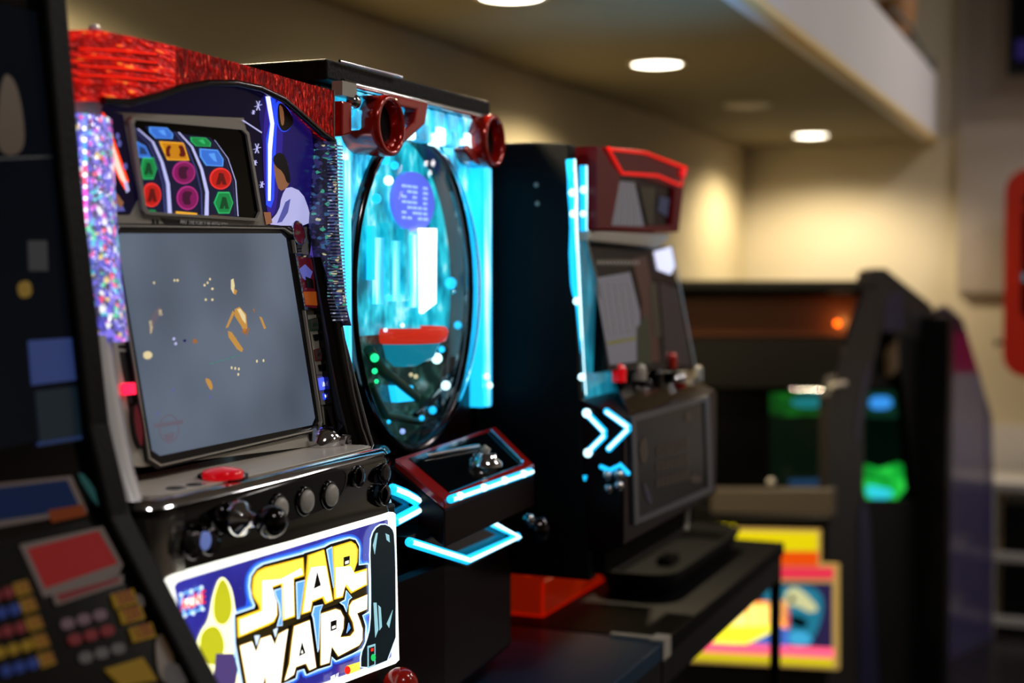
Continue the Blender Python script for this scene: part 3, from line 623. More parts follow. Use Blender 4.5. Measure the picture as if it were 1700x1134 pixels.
LET = [
 [(187, 470), (195, 405), (225, 362), (275, 338), (540, 270), (546, 398), (475, 420), (482, 678), (396, 706), (388, 455), (328, 478), (322, 505), (345, 545), (360, 600), (362, 665), (340, 715), (300, 738), (90, 822), (84, 685), (240, 628), (232, 600), (200, 550), (187, 515)],
 [(570, 256), (683, 216), (745, 568), (690, 592), (672, 548), (603, 577), (592, 642), (524, 664), (554, 425)],
 [(742, 198), (868, 158), (900, 178), (916, 215), (912, 300), (887, 372), (978, 345), (980, 460), (868, 518), (828, 465), (812, 545), (752, 560)],
 [(92, 872), (188, 838), (212, 915), (236, 820), (318, 795), (340, 862), (358, 790), (438, 752), (418, 930), (390, 1150), (372, 1225), (285, 1262), (262, 1060), (240, 1275), (165, 1300), (130, 1100)],
 [(466, 735), (586, 692), (635, 1030), (575, 1056), (552, 1008), (494, 1030), (480, 1082), (402, 1125), (430, 1000), (447, 850)],
 [(650, 650), (760, 612), (800, 625), (828, 680), (824, 760), (800, 812), (855, 800), (878, 772), (868, 720), (840, 660), (842, 600), (868, 560), (985, 515), (985, 632), (918, 658), (938, 700), (957, 760), (955, 840), (930, 882), (775, 960), (735, 890), (725, 1000), (650, 1020)]]
for i, l in enumerate(LET):
    q.px(cr(l), MP, 'lgold' if i < 3 else 'lbrn', .0026, .0005)
    inner = grow(l, -10)
    q.px(cr(inner), MP, 'lyel' if i < 3 else 'lgold', .0029, .0003)
    if i >= 3: q.px(cr(grow(l, -14)), MP, 'lwht', .0032, .0003)
# white shine over lower part of first-row letters
for pl_ in ([(255, 430), (375, 420), (400, 410), (520, 345), (530, 385), (465, 408), (470, 665), (406, 690), (398, 440), (316, 468), (350, 560), (350, 665), (325, 705), (105, 800), (100, 700), (255, 640)],
            [(590, 340), (660, 330), (690, 330), (733, 560), (696, 575), (678, 532), (592, 566), (582, 632), (538, 648), (565, 430)],
            [(758, 340), (860, 330), (890, 385), (966, 362), (968, 450), (872, 502), (830, 445), (802, 535), (764, 545)]):
    q.px(cr(pl_), MP, 'lwht', .0033, .0003)
# counters
for c_, w_ in (([(630, 370), (652, 460), (608, 482)], None), ([(812, 268), (854, 258), (852, 316), (812, 332)], [(822, 298), (845, 290), (845, 308), (822, 316)]), ([(525, 850), (546, 925), (505, 947)], [(524, 905), (530, 925), (518, 928)]), ([(722, 710), (764, 696), (762, 762), (722, 777)], [(732, 745), (754, 736), (754, 752), (732, 761)])):
    q.px(cr(grow(c_, 4) if len(c_) == 3 else c_), MP, 'lbk', .0036, .0003)
    if w_: q.px(cr(w_), MP, 'lwht', .0039, .0003)
# slivers of sky and drips
for s_, m_ in (([(330, 495), (384, 478), (388, 738), (350, 742), (370, 665), (362, 590), (340, 540)], 'lgb2'), ([(482, 440), (542, 424), (506, 688), (490, 692)], 'lgb2'), ([(692, 215), (730, 195), (745, 470), (740, 480)], 'lgb2'), ([(605, 605), (668, 592), (650, 640), (640, 900), (632, 920), (600, 690), (590, 662)], 'lgb2'), ([(828, 495), (868, 545), (848, 562), (830, 645), (810, 600), (782, 580), (818, 560)], 'lgb2'), ([(196, 808), (230, 803), (210, 875)], 'lgb3'), ([(326, 768), (354, 752), (340, 818)], 'lgb3'), ([(845, 718), (856, 755), (830, 790)], 'lgb2')):
    q.px(cr(grow(s_, 5)), MP, 'lbk', .0036, .0003); q.px(cr(s_), MP, 'lgb3', .0039, .0003); q.px(cr(grow(s_, -7)) if len(s_) > 3 else cr(s_), MP, m_, .0042, .0003)
# plain stand-ins of the same size and colours for the printed figures
ga = [(345, 1030), (352, 985), (366, 952), (384, 975), (390, 1020), (396, 1030), (404, 1120), (404, 1180), (340, 1200), (322, 1075), (333, 1045)]
q.px(smooth(ga, 2), MP, 'lpaleyg', .0012, .0004); q.px(smooth([(352, 990), (366, 955), (380, 980), (384, 1018), (370, 1040), (352, 1030)], 2), MP, 'lyg', .0018, .0004)
q.px(smooth([(330, 1050), (352, 1036), (366, 1050), (372, 1080), (352, 1110), (330, 1085)], 2), MP, 'lyg', .0018, .0004)
q.px([(356, 1085), (385, 1085), (392, 1110), (388, 1135), (350, 1145)], MP, 'lpurp', .0022, .0004)
dk = smooth([(609, 900), (616, 878), (630, 869), (645, 876), (649, 890), (651, 960), (651, 1090), (594, 1113), (594, 1085), (603, 1066), (610, 1040), (611, 980)], 1)
q.px(grow(dk, 2), MP, 'lgb3', .0044, .0003); q.px(dk, MP, 'ldark', .0048, .0004)
for s_ in ([(613, 905), (618, 885), (621, 884), (616, 920)], [(614, 1000), (619, 1000), (622, 1045), (617, 1058)], [(622, 1004), (626, 1008), (628, 1040), (624, 1046)], [(636, 1035), (646, 1012), (640, 1042)], [(634, 885), (640, 888), (641, 900), (636, 896)]): q.px(s_, MP, 'lteal', .0051, .0003)
q.px([(604, 1072), (617, 1068), (617, 1104), (604, 1109)], MP, 'lteal', .0051, .0003); q.px([(606, 1075), (615, 1072), (615, 1102), (606, 1106)], MP, 'ldark', .0054, .0003)
q.px(ell(613, 1091, 4, 6, 10), MP, 'lgrn', .0057, .0003); q.px([(609, 1076), (613, 1075), (613, 1080), (609, 1081)], MP, 'lred', .0057, .0003)
# lattice badge with red lettering
for a, b_ in (((296, 987), (330, 975)), ((296, 987), (302, 1020)), ((330, 975), (332, 1011)), ((302, 1022), (332, 1011)), ((296, 987), (316, 1018)), ((313, 981), (302, 1022)), ((313, 981), (332, 1011)), ((330, 975), (316, 1018))):
    q.tube([on(a, MP)+Vector((.0022, 0, 0)), on(b_, MP)+Vector((.0022, 0, 0))], .0008, 'lcyl', 6)
for a in ((296, 987), (313, 981), (330, 975), (302, 1022), (316, 1018), (332, 1011)): q.px(ell(a[0], a[1], 3, 3.4, 10), MP, 'lgb3', .0034, .0004)
q.px([(297, 997), (331, 987), (332, 999), (300, 1009)], MP, 'lwht', .0034, .0003)
o_ = on((315, 998), MP); Yv = Vector((0, 1, 0)); q.text('A-LINE', o_+Vector((.0036, 0, 0)), Yv, (0, 0, 1), .018, 'lred', .0004, .040, bold=.03)
# small print at the bottom
q.px([(570, 1105), (592, 1098), (592, 1112), (570, 1120)], MP, 'lyel', .0045, .0003); q.px(ell(571, 1112, 5, 7, 12), MP, 'lred', .0048, .0003)
q.text('REPLAY', on((550, 1124), MP)+Vector((.004, 0, 0)), Yv, (0, 0, 1), .008, 'lwht', .0004, .018, bold=.02)
lab(q.build('sign_art', mqf), 'backlit blue starry print with big yellow STAR WARS lettering')
lab(MB().box((-.806, Y0+.02, .845), (-.80, Y1-.01, .90), 'chrome').build('tray_lip', m1), 'chrome lip')
M['redgl'] = mat('red_gloss', '#a41810', .15, spec=.5)
MB().ball(on((665, 1138), XP(-.78)), .022, 'redgl', 20, 10).build('red_knob', m1)

# ================================================================== NEON PACHINKO MACHINE
m2 = thing('pachinko_machine', 'tall pachinko machine glowing cyan around an oval domed window with two red speakers', 'pachinko machine', (-1.1, 1.82, .845))
A0, A1 = 1.563, 2.082
q = MB(); q.box((-1.42, A0, .845), (-1.02, A1, 1.69), 'blackgl').box((-1.02, A0, .845), (-.925, A0+.012, 1.69), 'blackgl').box((-1.02, A1-.012, .845), (-.925, A1, 1.69), 'blackgl').box((-1.02, A0+.012, .845), (-.925, A1-.012, 1.20), 'blackgl').box((-1.02, A0+.012, 1.66), (-.925, A1-.012, 1.69), 'blackgl')
q.build('body', m2, .003)
q = MB(); q.prism([(-1.42, A0-.004, 1.692), (-.905, A0-.004, 1.692), (-.897, A1-.032, 1.692), (-1.42, A1-.02, 1.692)], (0, 0, .026), 'blackmat'); lab(q.build('lid', m2, .003), 'flat black lid')
MB().tube([(-.900, A0+.02, 1.7175), (-.895, A0+.18, 1.7175)], .0022, 'chrome').build('lid_edge', m2)
CY = '#18b4f0'
M['ledw'] = mat('led_white', '#ffffff', .3, emis='#c8f6ff', es=2.2)
M['ledc'] = mat('led_cyan', '#20c0f0', .3, emis='#18b8f4', es=1.5)
M['crys'] = cells('lit_crystal', '#a0e8ff', [(0, '#01141f'), (.36, '#04506e'), (.47, '#0c98c8'), (.56, '#38d0fc'), (.66, '#e8feff')], 30, 1.2, (1, 1, .45), .08, .1, .8, 'NOISE')
M['crysv'] = cells('lit_columns', '#a0e8ff', [(0, '#0a5c90'), (.4, '#1b9cd8'), (.52, '#44d0fc'), (.62, '#c8f8ff'), (.7, '#ffffff')], 60, 1.5, (1, 1, .06), .08, .1, .6, 'NOISE')
M['board'] = cells('lit_board', '#0a5a70', [(0, '#021820'), (.36, '#06586c'), (.48, '#10a0bc'), (.58, '#2cd0e4'), (.68, '#b4fcff')], 22, 1.1, (1, 1, .6), .2, 0, .6, 'NOISE')
M['boardd'] = cells('dark_board', '#10282c', [(0, '#040808'), (.45, '#10241f'), (.6, '#24443c'), (.72, '#3c7c80'), (.8, '#a8904c')], 30, .9, (1, 1, 1), .2, 0, .6, 'NOISE')
cy, cz, ry, rz = 1.808, 1.425, .185, .224
# front plate with the oval opening
n = 64; rect = []; oval = []
for i in range(n):
    a = 2*PI*i/n; c_, s_ = math.cos(a), math.sin(a); oval.append((cy+ry*c_, cz+rz*s_))
    hw, hh = (.215, .248); k_ = min(hw/abs(c_) if abs(c_) > 1e-6 else 9, hh/abs(s_) if abs(s_) > 1e-6 else 9); rect.append((1.822+k_*c_, 1.43+k_*s_))
q = MB(); X0_ = -.925
vv = [(X0_, a, b) for a, b in rect]+[(X0_+.012, a, b) for a, b in oval]+[(X0_-.01, a, b) for a, b in rect]+[(X0_-.01, a, b) for a, b in oval]
fs = []
for i in range(n):
    j = (i+1) % n; fs += [[i, j, n+j, n+i], [2*n+i, 3*n+i, 3*n+j, 2*n+j], [i, 2*n+i, 2*n+j, j], [n+i, n+j, 3*n+j, 3*n+i]]
top_fs = [f for k_, f in enumerate(fs) if math.sin(2*PI*(k_//4)/n) > -.45]; low_fs = [f for k_, f in enumerate(fs) if math.sin(2*PI*(k_//4)/n) <= -.45]
q.add(vv, top_fs, 'crys'); q.add(vv, low_fs, 'redblack'); fp = q.build('front_plate', m2); lab(fp, 'cyan lit crystal surround, dark red towards the bottom')
# oval rim, cavity wall, glass dome
def ovr(x, s1): return [(x, cy+ry*s1*math.cos(2*PI*i/48), cz+rz*s1*math.sin(2*PI*i/48)) for i in range(48)]
M['smoke'] = mat('dark_teal_wall', '#04202a', .15, coat=.5)
MB().loft([ovr(-.915, 1.0), ovr(-.94, .98)], 'smoke', False).build('window_well', m2)
q = MB(); rings = []
for i in range(9):
    a = 2*PI*i/8; rings.append(ovr(-.908+.009*math.cos(a), 1.0+.035*math.sin(a)))
q.loft(rings, 'dchrome', False); lab(q.build('window_rim', m2), 'dark chrome oval rim')
q = MB(); q.loft([ovr(-.906+.060*math.sin(a*PI/36), .985*math.cos(a*PI/36)) for a in range(0, 18)]+[ovr(-.846, .03), ovr(-.846, .003)], 'glass', False)
gd = q.build('glass_dome', m2)
so_ = gd.modifiers.new('s', 'SOLIDIFY'); so_.thickness = .003
# board inside
BP = XP(-.985)
q = MB(); q.prism([(-.938, cy+ry*math.cos(2*PI*i/40), cz-.0+max(rz*math.sin(2*PI*i/40), -.06)) for i in range(40)], (-.006, 0, 0), 'board')
q.prism([(-.9385, cy+ry*math.cos(2*PI*i/40), cz+min(rz*math.sin(2*PI*i/40), -.04)) for i in range(40)], (-.006, 0, 0), 'boardd'); bd_ = q.build('play_board', m2)
M['disc'] = mat('violet_disc', '#5560d8', .3, emis='#5a68e8', es=1.0); M['discl'] = mat('violet_light', '#a0c0ff', .3, emis='#98b4ff', es=1.1)
def circ(y, z, r, n=28, k=1): return [(y+r*math.cos(2*PI*i/n), z+r*k*math.sin(2*PI*i/n)) for i in range(n)]
def onx(x, yz): return [(x, a, b) for a, b in yz]
dc = on((688, 335), XP(-.93)); q = MB(); q.prism(onx(-.930, [(dc.y+.066*math.cos(2*PI*i/32), dc.z+.043*math.sin(2*PI*i/32)) for i in range(32)]), (-.006, 0, 0), 'disc')
for i in range(7): 
    for j in range(5):
        if random.random() < .75: q.box((-.930, dc.y-.040+j*.017, dc.z-.026+i*.0075), (-.9285, dc.y-.040+j*.017+.010+.004*random.random(), dc.z-.026+i*.0075+.004), 'discl')
lab(q.build('score_disc', bd_), 'violet disc with pale dotted marks')
a = on((713, 380), XP(-.92)); b_ = on((713, 515), XP(-.92)); M['tubew'] = mat('tube_white', '#ffffff', .3, emis='#f4ffff', es=2.6)
q = MB(); q.prism([(-.92, a.y-.026, a.z), (-.92, a.y+.024, a.z+.001), (-.92, b_.y+.022, b_.z+.010), (-.92, b_.y-.022, b_.z-.004)], (-.006, 0, 0), 'tubew'); lab(q.build('light_bar', bd_), 'bright white upright light bar')
q = MB()
for (x_, y_, w_, h_, m_) in ((632, 450, 10, 110, 'crysv'), (648, 430, 6, 120, 'board'), (658, 450, 12, 100, 'crysv'), (675, 440, 8, 120, 'board'), (688, 450, 5, 120, 'crysv'), (620, 420, 6, 90, 'ledc'), (765, 400, 9, 70, 'ledw'), (757, 300, 8, 80, 'ledw'), (640, 260, 14, 26, 'ledc')):
    q = MB(); q.px([(x_-w_/2, y_-h_/2), (x_+w_/2, y_-h_/2), (x_+w_/2, y_+h_/2), (x_-w_/2, y_+h_/2)], XP(-.930), m_, 0, .008); q.build('board_column', bd_)
M['redbowl'] = mat('red_bowl', '#e03020', .2, emis='#d8301c', es=.7); M['glit'] = mat('green_led', '#20ff90', .2, emis='#20f090', es=1.5); M['tealbowl'] = mat('teal_bowl', '#10809a', .2, emis='#12809c', es=.8)
o_ = on((668, 552), XP(-.935)); q = MB(); q.lathe([(.062, .008), (.066, .002), (.062, -.012), (.05, -.016)], o_, (0, 0, 1), 'redbowl', 28, False); q.lathe([(.055, -.014), (.045, -.035), (.02, -.048)], o_, (0, 0, 1), 'tealbowl', 28, True); q.build('ball_bowl', bd_)
q = MB()
for pth, r_, m_ in ((((612, 580), (632, 612), (665, 640), (690, 660)), .008, 'prgreen'), (((700, 600), (740, 580), (738, 640), (690, 690)), .005, 'smoke'), (((615, 640), (640, 690), (700, 700)), .006, 'prgreen')):
    q.tube([on(a, XP(-.928)) for a in pth], r_, m_, 10)
q.build('ball_rail', bd_)
q = MB()
for (x_, y_, r_, m_) in ((622, 594, .006, 'glit'), (622, 616, .004, 'glit'), (625, 633, .003, 'glit'), (725, 595, .008, 'ledw'), (733, 580, .005, 'ledc'), (740, 640, .007, 'ledw'), (718, 681, .006, 'ledc'), (700, 694, .004, 'ledc'), (760, 540, .006, 'ledc'), (668, 540, .003, 'ledw'), (640, 548, .003, 'beamw'), (668, 716, .004, 'discl'), (645, 700, .003, 'ledc'), (690, 625, .0035, 'cream'), (682, 622, .003, 'cream'), (645, 300, .007, 'ledw'), (655, 275, .006, 'ledc'), (625, 330, .007, 'ledc'), (748, 470, .009, 'ledc')):
    q = MB(); q.ball(on((x_, y_), XP(-.920)), r_, m_, 10, 6); q.build('board_lamp', bd_)
q = MB(); q.px([(655, 640), (685, 640), (690, 665), (660, 668)], XP(-.925), 'ledc', 0, .01); q.build('lit_catcher', bd_)
# columns left and right
q = MB()
zs = (1.235, 1.605)
for (y0_, y1_, x1_, m_) in ((1.567, 1.578, -.905, 'ledw'), (1.580, 1.592, -.898, 'crysv'), (1.594, 1.602, -.905, 'ledc'), (1.604, 1.612, -.900, 'crysv')): q.box((-.93, y0_, zs[0]+(y0_-1.567)*.5), (x1_, y1_, zs[1]-.01), m_)
lab(q.build('light_column', m2, .002), 'bright white and cyan light column')
q = MB()
for (y0_, y1_, x1_, m_) in ((2.030, 2.042, -.902, 'ledc'), (2.044, 2.056, -.898, 'crysv'), (2.058, 2.074, -.905, 'ledc')): q.box((-.93, y0_, 1.24), (x1_, y1_, 1.615), m_)
for (x_, y_) in ((808, 625), (813, 640)): q.ball(on((x_, y_), XP(-.895)), .005, 'ledw', 10, 6)
lab(q.build('light_column', m2, .002), 'cyan light column')
q = MB()
for i in range(9):
    y_ = 1.60+i*.048; q.box((-.93, y_, 1.650), (-.893, y_+.040, 1.684), 'crys'); q.box((-.91, y_+.006, 1.634), (-.888, y_+.032, 1.660), 'ledw' if i % 2 else 'crys')
q.build('crystal_block_row', m2, .004)
q = MB(); q.tube([(-.895, 1.58, 1.690), (-.893, 2.05, 1.690)], .005, 'chrome'); q.ball((-.89, 1.60, 1.668), .010, 'chrome'); q.box((-.90, 1.563, 1.672), (-.885, 1.60, 1.690), 'silver'); q.build('chrome_edge', m2)
M['redsp'] = mat('red_speaker', '#b4180a', .16, .3, coat=.4)
def speaker(y, z, nm):
    q = MB(); q.lathe([(.030, -.05), (.036, -.03), (.040, .010), (.0395, .020), (.034, .022), (.031, .016), (.028, -.01)], (-.885, y, z), (1, 0, 0), 'redsp', 36, False)
    q.lathe([(.031, .004), (.02, -.008), (.001, -.012)], (-.885, y, z), (1, 0, 0), 'blackmat', 32, True); return q.build('speaker', m2)
speaker(1.655, 1.642, 'l'); speaker(1.995, 1.651, 'r')
q = MB(); q.px([(612, 158), (660, 158), (712, 171), (707, 206), (652, 256), (644, 240), (688, 202), (692, 182), (640, 172)], XP(-.872), 'redsp', 0, .02)
q.build('red_bracket', m2, .003); q = MB(); q.px([(568, 167), (585, 170), (585, 222), (568, 227)], XP(-.885), 'redsp', 0, .03); q.build('red_bracket', m2, .003); q = MB()
q.px([(778, 240), (790, 252), (800, 275), (786, 268), (770, 248)], XP(-.875), 'redsp', 0, .02)
q.build('red_bracket', m2, .003)
# console
z0_ = [on((655, 762), XP(-.87)), on((738, 832), XP(-.79)), on((887, 772), XP(-.79)), on((822, 708), XP(-.88))]
q = MB(); q.prism(z0_, (0, 0, -.012), 'redgl'); back = [Vector((-.93, z0_[0].y-.05, z0_[0].z-.01)), z0_[0]+Vector((0, 0, -.012)), z0_[1]+Vector((0, 0, -.012)), z0_[2]+Vector((0, 0, -.012)), z0_[3]+Vector((0, 0, -.012)), Vector((-.93, 2.07, z0_[3].z-.012))]
q.prism(back, (0, 0, -.05), 'redblack')
cs = q.build('console', m2, .002); 
cen = sum(z0_, Vector())/4; ins = [cen+(a-cen)*.82+Vector((0, 0, .002)) for a in z0_]
MB().prism(ins, (0, 0, -.006), 'blackgl').build('console_inset', cs)
q = MB(); kk = cen+(z0_[2]-cen)*.25+(z0_[1]-cen)*.1; q.lathe([(.026, 0), (.026, .006), (.018, .012), (.017, .018), (.001, .02)], kk, (0, 0, 1), 'chrome'); q.lathe([(.006, .018), (.009, .024), (.001, .03)], kk, (0, 0, 1), 'silver'); q.build('jog_dial', cs)
q = MB(); q.tube([cen+(z0_[0]-cen)*.6+Vector((0, 0, .006)), cen+(z0_[3]-cen)*.3+Vector((0, 0, .006))], .003, 'chrome'); q.tube([cen+(z0_[3]-cen)*.8+Vector((0, 0, .004)), cen+(z0_[2]-cen)*.8+Vector((0, 0, .004))], .0025, 'chrome'); q.build('console_trim', cs)
def neon(mb, pts, pl, r, m='ledc', core=True):
    P = [on(a, pl) for a in pts]; mb.tube(P, r, m, 10)
    if core: mb.tube([a+Vector(pl[0])*r*.75 for a in P], r*.5, 'ledw', 8)
    for a in P: mb.ball(a, r, m, 10, 6)
q = MB(); neon(q, [(748, 829), (880, 783)], XP(-.786), .0055); 
for t_ in (.12, .42, .68, .92): q.ball(on((748+132*t_, 829-46*t_), XP(-.780)), .0055, 'ledw', 10, 6)
lab(q.build('neon_strip', m2), 'straight cyan light strip')
q = MB(); neon(q, [(652, 812), (672, 820), (700, 836), (700, 842), (655, 866)], XP(-.835), .007); neon(q, [(655, 862), (700, 846)], XP(-.838), .003); q.px([(650, 800), (720, 838), (650, 880)], XP(-.843), 'blackgl', 0, .05)
lab(q.build('neon_arrow', m2), 'cyan arrow shaped light')
q = MB(); neon(q, [(680, 900), (775, 930), (858, 891), (796, 858)], XP(-.80), .0062); q.px([(672, 892), (790, 850), (868, 890), (775, 942)], XP(-.812), 'blackgl', 0, .10)
lab(q.build('neon_chevron', m2), 'cyan V shaped light around a black tray mouth')
q = MB(); q.lathe([(.012, -.06), (.012, 0), (.02, .005), (.023, .02), (.02, .035), (.008, .042), (.001, .043)], on((872, 878), XP(-.84)), (1, .1, .1), 'dchrome', 24); q.ball(on((878, 862), XP(-.81)), .010, 'chrome'); q.build('launch_knob', m2)
M['dkred'] = mat('dark_red_body', '#140204', .3, spec=.12)
q = MB(); q.prism([(-.93, A0, .86), (-.845, A0+.01, .86), (-.835, 1.75, .86), (-.86, A1-.03, .86), (-.93, A1, .86)], (0, 0, .2), 'dkred'); lab(q.build('lower_cover', m2, .01), 'dark red lower cover')
q = MB(); neon(q, [(786, 770+60), (830, 812)], XP(-.84), .003, 'ledc', False); q.px([(800, 812), (832, 806), (832, 858), (800, 862)], XP(-.86), 'tealbowl', 0, .02); q.build('side_glow_window', m2)

# ================================================================== MACHINE with double arrow lights
m3 = thing('pachislot_machine', 'black sided slot machine with red topped header and cyan double arrow light', 'slot machine', (-1.1, 2.43, .95))
B0, B1 = 2.12, 2.70
side = [(-1.42, B0, .96), (-.755, B0, .96), (-.765, B0, 1.1), (-.775, B0, 1.262), (-.792, B0, 1.655), (-.86, B0, 1.66), (-1.42, B0, 1.66)]
q = MB(); q.prism(side, (0, .03, 0), 'blackmat'); q.box((-1.41, B0+.03, .96), (-.83, B1, 1.655), 'blackmat')
q.build('body', m3, .003)
for p_ in ((890, 307), (892, 338)): lab(MB().lathe([(.004, 0), (.003, .002), (.0005, .003)], on(p_, YP(B0)), (0, -1, 0), 'silver', 12).build('screw', m3), 'small side screw')
def strip3(pts, x, r, m='ledc'):
    q = MB(); P = [on(a, XP(x)) for a in pts]; q.tube(P, r, m, 10); q.tube([a+Vector((r*.8, 0, 0)) for a in P], r*.4, 'ledw', 8); return q
q = strip3([(947, 265), (950, 320), (952, 420), (957, 520), (961, 600), (965, 655)], -.783, .0075)
for y_ in (320, 355, 500): q.ball(on((948+(y_-265)*.04, y_), XP(-.775)), .006, 'ledw', 10, 6)
lab(q.build('light_strip', m3), 'long cyan light strip along the edge')
q = strip3([(968, 275), (969, 400), (966, 390)], -.785, .006); q.ball(on((969, 315), XP(-.777)), .006, 'ledw', 10, 6); q.ball(on((968, 355), XP(-.777)), .005, 'ledw', 10, 6); lab(q.build('light_strip', m3), 'short cyan light strip beside the header')
q = strip3([(972, 788), (976, 840)], -.765, .006); q.build('light_strip', m3)
M['tealgl'] = cells('teal_cover', '#2f7a90', [(0, '#03222e'), (.4, '#0a5068'), (.55, '#1888a4'), (.7, '#40c4e0')], 14, .8, (1, 1, .5), .1, 0, .4, 'NOISE')
q = MB(); q.prism([on(a, XP(-.775)) for a in [(962, 400), (974, 400), (1004, 520), (1042, 682), (968, 682), (966, 560)]], (-.05, 0, 0), 'tealgl'); q.tube([on(a, XP(-.772)) for a in [(974, 398), (990, 460), (1012, 600), (1044, 690)]], .002, 'silver'); q.ball(on((998, 588), XP(-.765)), .007, 'beamw', 12, 8); q.ball(on((966, 626), XP(-.765)), .006, 'ledw', 12, 8); q.build('side_cover', m3)
# header
M['redtr'] = mat('red_rim', '#c81410', .2, emis='#e01810', es=.9); M['redpl'] = mat('maroon_cover', '#30060a', .2, emis='#480608', es=.5, spec=.12)
h0 = XP(-.775)
ho = [(980, 243), (1060, 252), (1128, 278), (1130, 285), (1118, 385), (1112, 386), (1050, 382), (980, 378)]
hi_ = [(1018, 293), (1060, 295), (1112, 312), (1113, 316), (1108, 372), (1104, 374), (1050, 376), (1003, 374)]
q = MB(); frame(q, ho, hi_, h0, 'redpl', .01, .05); q.px([(978, 243), (1018, 293), (1003, 374), (978, 380)], h0, 'redpl', .013, .03)
hd3 = q.build('header', m3); q = MB()
for pth in ([(996, 246), (1020, 288), (1080, 292), (1118, 308)], [(1000, 248), (1060, 254), (1128, 280), (1119, 308)]): q.tube([on(a, h0)+Vector((.014, 0, 0)) for a in pth], .0028, 'redtr', 8)
q.ball(on((1123, 288), h0)+Vector((.012, 0, 0)), .008, 'redtr', 12, 8)
lab(q.build('header_rim', hd3), 'glowing red rim')
M['glass3'] = mat('dark_window', '#050506', .2, spec=.12); M['refl'] = mat('grey_reflection', '#2c2a30', .5, emis='#5c5a60', es=.85); M['refl2'] = mat('olive_print', '#34321c', .4); M['greylit'] = mat('grey_lit_print', '#8a8a90', .4, emis='#62626a', es=.6)  # refl: grey reflections in the dark glass painted as glowing patches
q = MB(); q.px(hi_, h0, 'glass3', .002, .03); q.px([(1020, 300), (1050, 303), (1066, 376), (1005, 374)], h0, 'refl', .004, .001); q.px([(1058, 310), (1084, 312), (1082, 372), (1072, 374)], h0, 'refl2', .004, .001)
for i in range(4): q.px([(1024+i*8, 302), (1025+i*8, 302), (1020+i*11, 374), (1018+i*11, 374)], h0, 'grey', .0045, .0005)
q.px([(1092, 325), (1108, 330), (1104, 360), (1088, 350)], h0, 'pb', .004, .001)
q.build('header_window', hd3)
q = MB(); q.px([(982, 382), (1114, 388), (1108, 400), (1094, 412), (975, 400)], XP(-.770), 'silver', 0, .04); q.build('header_shelf', m3, .004)
M['redsc'] = mat('print_red', '#200c06', .4, emis='#341409', es=.6); M['ylw'] = mat('print_yellow', '#6a6618', .4, emis='#504c10', es=.7); M['grn'] = mat('print_green', '#0c1606', .4, emis='#101c08', es=.7)
P3 = ((1, 0, .2), -.79+.2*1.5)
q = MB(); q.px([(974, 402), (1112, 410), (1118, 440), (1150, 612), (1010, 615), (990, 480)], P3, 'glass3', 0, .03)
dsp = q.build('display', m3); q = MB()
q.px([(986, 462), (1045, 452), (1062, 520), (1062, 600), (1012, 606)], P3, 'refl', .001, .0008); q.px([(988, 430), (1062, 432), (1062, 442), (988, 440)], P3, 'refl2', .001, .0008)  # painted grey reflection, with printed strips around it
q.px([(1048, 430), (1072, 425), (1086, 500), (1094, 600), (1066, 604), (1064, 500)], P3, 'redsc', .0014, .0008); q.px([(1056, 545), (1074, 520), (1080, 605), (1056, 605)], P3, 'grn', .002, .0008); q.px([(1076, 470), (1088, 470), (1096, 560), (1084, 560)], P3, 'refl2', .002, .0008)
q.px([(1006, 568), (1054, 560), (1055, 564), (1007, 573)], P3, 'ylw', .002, .0008); q.px([(1094, 470), (1124, 480), (1146, 606), (1104, 604)], P3, 'grey', .001, .0008) if False else q.px([(1094, 470), (1124, 480), (1146, 606), (1104, 604)], P3, 'bezdark', .001, .0008)
M['reflw'] = mat('white_reflection', '#e0e0ee', .4, emis='#d0d0e8', es=.9); q.px([(1084, 418), (1112, 410), (1120, 440), (1112, 456), (1090, 448)], P3, 'reflw', .002, .001)  # white reflection on the display painted as a glowing patch
for k_ in range(5): q.px([(996+k_*11, 470), (997+k_*11, 470), (1010+k_*11, 555), (1009+k_*11, 555)], P3, 'grey', .002, .0006)
for k_ in range(12): q.px([(990+k_*6, 434), (993+k_*6, 434), (993+k_*6, 439), (990+k_*6, 439)], P3, 'grey', .002, .0006)
q.build('display_art_refl', dsp)
MB().tube([on(a, P3)+Vector((.004, 0, 0)) for a in [(1112, 408), (1130, 500), (1152, 615)]], .002, 'silver').build('display_edge', m3)
# control deck
q = MB(); dk_ = [on((1012, 612), XP(-.79)), on((1046, 690), XP(-.70)), on((1178, 652), XP(-.71)), on((1152, 605), XP(-.79))]
dk_[1].z = dk_[2].z = 1.222; q.prism(dk_, (0, 0, -.02), 'dchrome'); dko = q.build('control_deck', m3, .004)
for (x_, y_, r_, m_, nm) in ((1028, 622, .012, 'redbtn', 'red button'), (1060, 620, .014, 'silver', 'knob'), (1090, 628, .012, 'blackgl', 'knob'), (1074, 645, .010, 'blackgl', 'knob'), (1056, 655, .008, 'blackgl', 'knob'), (1160, 622, .008, 'silver', 'knob'), (1112, 600, .014, 'redsp', 'knob')):
    q = MB(); q.lathe([(r_, -.012), (r_, .008), (r_*.8, .014), (r_*.3, .018), (.0005, .018)], on((x_, y_), XP(-.75)), (0, 0, 1), m_, 16); q.build('deck_button', dko)
q = MB(); o_ = on((1121, 655), XP(-.745)); q.lathe([(.019, -.01), (.019, .022), (.020, .024)], o_, (0, 0, 1), 'redgl', 20); q.lathe([(.021, .024), (.021, .034), (.017, .038), (.001, .040)], o_, (0, 0, 1), 'chrome', 20); lab(q.build('capped_knob', dko), 'red knob with shining metal cap')
